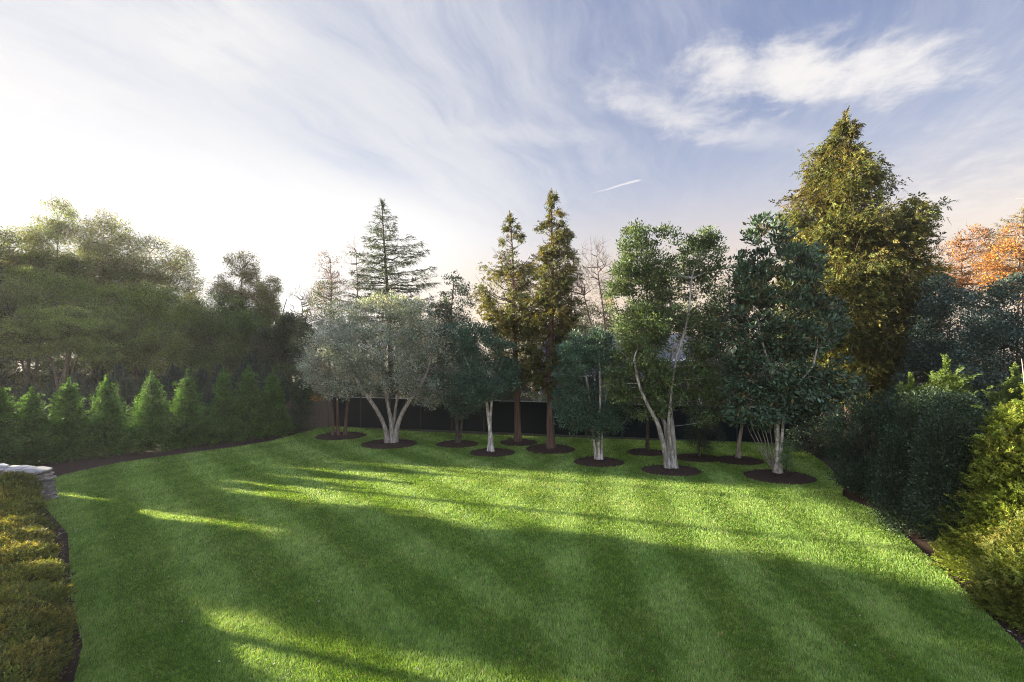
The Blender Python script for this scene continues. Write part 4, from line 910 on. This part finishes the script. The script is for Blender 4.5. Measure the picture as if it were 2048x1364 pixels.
# ================================================================ LEFT SIDE
# row of arborvitae
ROW = [(-45,950,785,40),(-4,946,768,40),(64,936,783,37),(137,926,764,38),(213,918,758,40),(303,908,751,46),(375,899,746,38),(447,892,738,29),(497,886,731,34),(545,880,743,33)]
RL = ['arborvitae at the left edge of the frame','second arborvitae of the row, behind the stone wall','shortest arborvitae of the green row, third from the left','fourth arborvitae of the green row from the left','fifth arborvitae of the green row from the left',
      'widest arborvitae at the middle of the green row','seventh arborvitae of the green row, just right of the widest','slim arborvitae third from the right end of the green row','second last arborvitae of the green row','last arborvitae of the green row, at the far corner']
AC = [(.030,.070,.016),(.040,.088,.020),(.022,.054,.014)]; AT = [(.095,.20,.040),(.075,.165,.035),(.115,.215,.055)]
for (x_, y_, t_, w_), lb in zip(ROW, RL):
    g = G(x_, y_-8); h = PZ(t_, g[1])
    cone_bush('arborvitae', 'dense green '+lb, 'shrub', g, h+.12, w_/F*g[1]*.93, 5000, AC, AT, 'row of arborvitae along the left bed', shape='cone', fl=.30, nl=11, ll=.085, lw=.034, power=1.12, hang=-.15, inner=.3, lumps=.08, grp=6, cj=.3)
# young conifers in the plot behind
proto = None; i_ = 0
BK = [(20,795,31,1),(60,770,33,1),(98,782,31,.9),(150,750,34,1.1),(182,778,32,1),(240,735,33,1),(268,775,31,.9),(330,770,32,1),(345,735,35,1),(400,742,33,1),(425,770,31,.8),(470,752,34,1),(498,712,36,1.2),(535,730,34,1),(560,745,33,.9),(115,745,37,1),(195,740,38,1),(290,745,38,1),(370,738,39,1),(440,735,40,1),(0,750,36,1)]
BL = ['behind the left edge of the row','over the second gap of the row','small one over the shortest arborvitae','behind the fourth arborvitae of the row','between the fourth and fifth arborvitae','over the fifth arborvitae','small one left of the widest arborvitae','right of the widest arborvitae',
 'farther back behind the widest arborvitae','right of the seventh arborvitae','small one left of the slim arborvitae','behind the slim arborvitae','tallest one near the right end','behind the last arborvitae','last one at the right end','far one left under the spreading tree','far one right of the spreading tree trunk','far one at the middle of the plot','far one behind the seventh arborvitae','farthest one below the dark green tree','far one at the left edge']
for (x_, t_, d_, w_), lb in zip(BK, BL):
    g = [PX(x_, d_), d_, 0]; h = PZ(t_, d_)
    if proto is None:
        proto = cone_bush('young_conifer', 'dark young conifer '+lb, 'tree', g, h, .95, 3200, [(.016,.030,.022),(.020,.036,.026)], [(.034,.055,.042),(.028,.046,.034)], 'young conifers in the plot behind the row', shape='cone', fl=.34, nl=10, ll=.10, lw=.032, power=.8, hang=.0); h0 = h
    else:
        copy_tree(proto, g, rng.uniform(0, 6.28), (w_, w_, h/h0), 'dark young conifer '+lb)
# hazy woods
OL = [(.13,.18,.04),(.16,.205,.048),(.11,.15,.036)]; BRN = [(.19,.155,.075),(.15,.15,.05),(.22,.17,.09)]; LG = [(.16,.22,.05),(.13,.19,.045),(.20,.26,.07)]
def wood(label, x_, d, top, ells, npts, nper, cols, wts=None, r0=.17, L=.18, bark=B_BROWN, tw=1, crad=.8, fork=None, flat=.95, lf=1.0, base_y=None):
    tr = fork or [([(x_, 690+HC*F/d), (x_-4, 740), (x_+4, 660), (x_-3, (top+650)/2), (x_, top+30)], r0, .03, 0), ([(x_+1, 750), (x_+14, 690), (x_+26, 620), (x_+30, (top+640)/2)], r0*.5, .03, .8), ([(x_-1, 745), (x_-16, 690), (x_-28, 625), (x_-30, (top+650)/2)], r0*.5, .03, -.8)]
    return broadleaf('woodland_tree', label, 'tree', (x_, 0), tr, ells, npts, nper, crad, L, L*.55, cols, wts, bark, M_WOODLEAF, d=d, tw=tw, rb=r0*.5, rtip=.012, shell=.35, depth=.8, flat=flat, group='trees of the hazy wood on the left', step=.7, attach=.3, leaffrac=lf, cj=.25)
wood('grey-olive woodland tree at the left edge', 20, 50, 455, [(30,500,60,45),(-10,560,70,70),(45,570,60,60)], 657, 76, OL+BRN, None, tw=1)
wood('tallest woodland tree, reddish brown at its top', 118, 52, 408, [(115,440,30,38),(120,500,55,55),(90,570,80,60),(150,580,70,60)], 884, 76, OL+[(.20,.12,.08)], [2,2,2,1.6])
wood('rounded twiggy woodland tree with a pale brown crown', 208, 52, 424, [(205,465,48,44),(230,520,55,50),(180,540,55,50),(215,600,70,55)], 784, 60, BRN+OL, None)
wood('broad brownish woodland tree with an open edge against the sky', 300, 53, 475, [(300,525,62,50),(345,545,45,50),(260,570,55,50),(320,610,80,55),(380,590,35,40)], 884, 55, BRN+OL, None)
wood('isolated round-topped woodland tree with a visible trunk', 486, 48, 505, [(485,535,32,30),(482,575,48,34),(500,610,50,30),(450,600,34,34)], 530, 60, [(.12,.12,.045),(.15,.13,.055)], None, r0=.2, crad=.55, L=.14)
wood('small woodland tree right of the isolated round-topped one', 536, 47, 553, [(537,580,22,27),(530,620,28,30)], 277, 66, BRN+OL, None, r0=.13, crad=.5, L=.13)
wood('olive woodland tree low in the middle with a dark straight trunk', 283, 43, 560, [(280,620,90,52),(340,650,75,48),(240,660,60,45)], 960, 85, OL, None, r0=.2, L=.14, crad=.6)
wood('dark green woodland tree below the round-topped one', 440, 44, 590, [(440,640,75,50),(400,680,60,55),(490,680,60,55),(450,710,80,40)], 960, 117, [(.085,.125,.04),(.10,.145,.045)], None, L=.14, crad=.6)
wood('olive woodland tree behind the spreading one', 60, 42, 530, [(50,600,80,60),(130,610,70,55),(0,650,60,60)], 960, 85, OL, None, L=.14, crad=.6)
wood('low spreading woodland tree with flat light green layers', 130, 36, 640, [(70,660,75,22),(140,655,90,20),(60,700,60,14),(170,690,60,18),(110,630,60,18),(205,712,32,8),(20,690,50,22)], 1138, 85, LG, None, r0=.2, L=.12, crad=.45, flat=.45,
     fork=[([(118,822),(122,780),(130,745),(140,705),(150,670)], .24, .06, 0), ([(122,775),(112,735),(90,700),(60,680)], .12, .05, -.5), ([(128,750),(150,715),(180,700)], .11, .04, .4)])
wood('dim green woodland tree at the right end of the wood', 585, 42, 620, [(585,670,30,45),(570,710,40,50),(545,700,40,45)], 530, 117, [(.05,.065,.035),(.07,.075,.045)], None, r0=.15, L=.13, crad=.5)
wood('woodland tree closing the gap behind the flat layered one', 200, 40, 620, [(200,660,70,40),(230,700,60,40),(310,700,60,40)], 708, 91, OL, None, L=.13, crad=.55)

# yew hedge along the left edge, mound after mound
YW = [(.045,.060,.016),(.038,.052,.018),(.030,.045,.018)]; YWT = [(.14,.165,.03),(.20,.185,.035),(.11,.145,.03),(.24,.19,.045)]
EDGE = np.array([[-6.2, 6.1], [-6.83, 7.09], [-7.73, 7.96], [-9.25, 9.37], [-11.0, 10.86], [-12.9, 12.57], [-15.3, 14.75]])
sl = np.concatenate([[0], np.cumsum(np.hypot(*np.diff(EDGE, axis=0).T))])
YN = ['cut by the bottom edge of the frame, nearest of the hedge','second nearest of the left hedge','third nearest of the left hedge','fourth nearest of the left hedge','fifth nearest of the left hedge','just nearer than the middle of the left hedge','just past the middle of the left hedge','fifth from the stone wall','fourth from the stone wall','third from the stone wall','second from the stone wall','touching the stone wall end']
def yew(q, off, r_, label, k):
    e = np.array([np.interp(q, sl, EDGE[:, 0]), np.interp(q, sl, EDGE[:, 1])]); c_ = e+np.array([-.69, -.72])*off
    cone_bush('yew_shrub', label, 'hedge', (c_[0], c_[1], 0), 1.06+rng.normal(0, .03), r_, int(6400*k), YW, YWT, 'yew mounds of the left hedge', shape='mound', fl=.13, nl=10, ll=.05, lw=.022, lumps=.08, hang=0, inner=.3, angle=38, jitter=.06, bark=B_BROWN, grp=12, cj=.38)
for i, nm in enumerate(YN):
    yew(.35+i*(sl[-1]-.45)/(len(YN)-1), .66, .60+rng.normal(0, .02), 'olive yew mound, '+nm, float(np.clip(1.25-i*.06, .55, 1.2)))
for i, nm in enumerate(['nearest of the hidden rear row at the bottom left corner','second of the hidden rear row, at the left edge','third of the hidden rear row, at the left edge','fourth of the hidden rear row, at the left edge','fifth of the hidden rear row, near the stone wall']):
    yew(1.3+i*1.9, 2.15, .62, 'olive yew mound, '+nm, .7)

# ================================================================ shade trees beyond the left of the frame
SH = [(.05,.075,.03),(.07,.09,.035)]
def shade(label, x_, y_, h, r, npts=260, nper=40, L=.26, zb=.25):
    d = y_; px_ = 1024+x_/d*F; top = HY-(h-HC)/d*F; b = HY+HC/d*F; k = F/d
    cz = HY-(h*.62-HC)/d*F
    return broadleaf('shade_tree', label, 'tree', (px_, 0), [([(px_, b), (px_+2, (b+cz)/2), (px_-2, cz), (px_, top+.2*k)], .22, .05, 0)], [(px_, cz, r*k, h*.40*k), (px_, HY-(h*.35-HC)/d*F, r*.9*k, h*.30*k)],
        npts, nper, .7, L, L*.6, SH, None, B_BROWN, d=d, shell=.4, depth=1.0, group='shade trees left of the lawn', rtip=.01, step=.7)
U = np.array([-.96, .28]); NN = np.array([.28, .96])

for (x_, t_, w_, d_, lb) in [(-20,640,110,62,'farthest left'),(130,630,110,66,'second from the left'),(290,620,110,64,'third from the left'),(430,630,95,66,'fourth from the left'),(560,640,80,62,'at the right end'),(60,715,100,47,'low one under the tallest woodland tree'),(200,720,90,46,'low one beside the spreading tree'),(340,715,90,48,'low one at the middle of the wood'),(480,715,90,47,'low one below the round-topped tree'),(570,740,60,38,'low one beside the wooden fence corner')]:
    leafy_mass('woodland_thicket', 'dim thicket in the wood, '+lb, 'thicket', d_, x_, [(x_,t_+25,w_*.7,34),(x_-w_*.5,t_+45,w_*.5,32),(x_+w_*.5,t_+42,w_*.5,34),(x_,t_+65,w_*.9,28)], 24000, .0052*d_, .0026*d_, [(.07,.10,.03),(.09,.12,.035),(.05,.07,.03)], group='thickets of the hazy wood', leafm=M_WOODLEAF, crad=.010*d_, npts=120)

for (x_, t_, w_, d_, lb) in [(700,770,60,31.5,'left, behind the silver tree'),(830,760,70,31,'under the layered cedar'),(1010,765,50,30.5,'between the dark hollies and the narrow conifers'),(1170,745,60,31,'behind the holly on white stems'),(1300,755,60,30.5,'in front of the brick house'),(1420,735,70,29.5,'in front of the house porch, at the right'),(1540,740,70,29,'behind the magnolia trunk')]:
    leafy_mass('boundary_shrub', 'dark shrub over the back fence, '+lb, 'shrub', d_, x_, [(x_,t_,w_*.75,32),(x_-w_*.5,t_+25,w_*.6,34),(x_+w_*.5,t_+28,w_*.6,34)], 15000, .12, .055, [(.028,.045,.024),(.04,.06,.03),(.05,.055,.03)], group='dark shrubs over the back fence', leafm=M_LEAF, crad=.3, npts=100)

leafy_mass('evergreen_tree', 'dark bushy tree hiding the house roof right of the tall narrow conifer', 'tree', 33.5, 1195, [(1190,650,40,40),(1165,690,36,40),(1225,690,36,44),(1195,740,50,36)], 22000, .12, .055, [(.035,.052,.028),(.05,.065,.032),(.06,.06,.035)], crad=.34, leafm=M_LEAF)
leafy_mass('evergreen_tree', 'dark bushy tree behind the silver tree and the small hollies', 'tree', 34, 850, [(850,700,50,50),(800,720,50,50),(900,730,50,50),(740,730,40,40)], 24000, .12, .055, [(.04,.058,.03),(.05,.065,.035)], crad=.36, leafm=M_LEAF)

leafy_mass('evergreen_shrub', 'dark shrub at the foot of the tallest conifer', 'shrub', 21.6, 1712, [(1712,835,34,44),(1680,860,30,36),(1740,850,34,44)], 14000, .075, .036, [(.018,.030,.018),(.026,.042,.022)], crad=.2, npts=140)

k_ = 0
SHN = ['by the house','second from the house','third from the house','fourth from the house','nearest the house','with a raised crown, nearest the stone wall','with a raised crown beside the house','with a raised crown beyond the stone wall','with a raised crown farther out','beside the wood','deeper beside the wood','deepest beside the wood','at the far side of the wood','outermost of the wood side','between the wood and the row']
def high(label, x_, y_, z0, z1, r, tr=.14):
    d = y_; q = 1024+x_/d*F; k = F/d; c_ = HY-((z0+z1)/2-HC)/d*F
    broadleaf('shade_tree', label, 'tree', (q, 0), [([(q, HY+HC*k), (q+1, HY+HC*k*.3), (q-2, HY-(z0-HC)*k), (q, HY-(z1-1.2-HC)*k)], tr, .05, 0)], [(q, c_, r*k, (z1-z0)/2*k)], 300, 46, .7, .26, .16, SH, None, B_BROWN, d=d, shell=.3, depth=1.0, group='shade trees left of the lawn', rtip=.01, step=.7, attach=.6)
for (t_, s_, h_, r_) in [(26,8.7,8.5,1.0),(29,9.2,9.0,.65),(33,11.8,10,.45),(31,8.0,9.0,.65),(24,4.55,7,.95)]:
    p_ = U*t_+NN*s_; shade('tall leafy shade tree left of the lawn, '+SHN[k_], p_[0], p_[1], h_, r_); k_ += 1
for (t_, s_, z0, z1, r_) in [(33,10.7,5.6,10,.5),(25,6.4,8.8,11,.5),(46,17.4,12,16.4,2.6),(36,14.0,10.4,14,1.7)]:
    p_ = U*t_+NN*s_; high('shade tree left of the lawn '+SHN[k_], p_[0], p_[1], z0, z1, r_); k_ += 1
for (t_, s_, h_, r_) in [(49,20.8,15,1.9),(53,22.4,16,2.2),(59,24.9,16,2.4),(65,27.8,17,2.6),(56,19.8,14.5,1.2),(70,30,17,2.6)]:
    p_ = U*t_+NN*s_; shade('dense shade tree left of the lawn '+SHN[k_], p_[0], p_[1], h_, r_, 420, 60, .3); k_ += 1
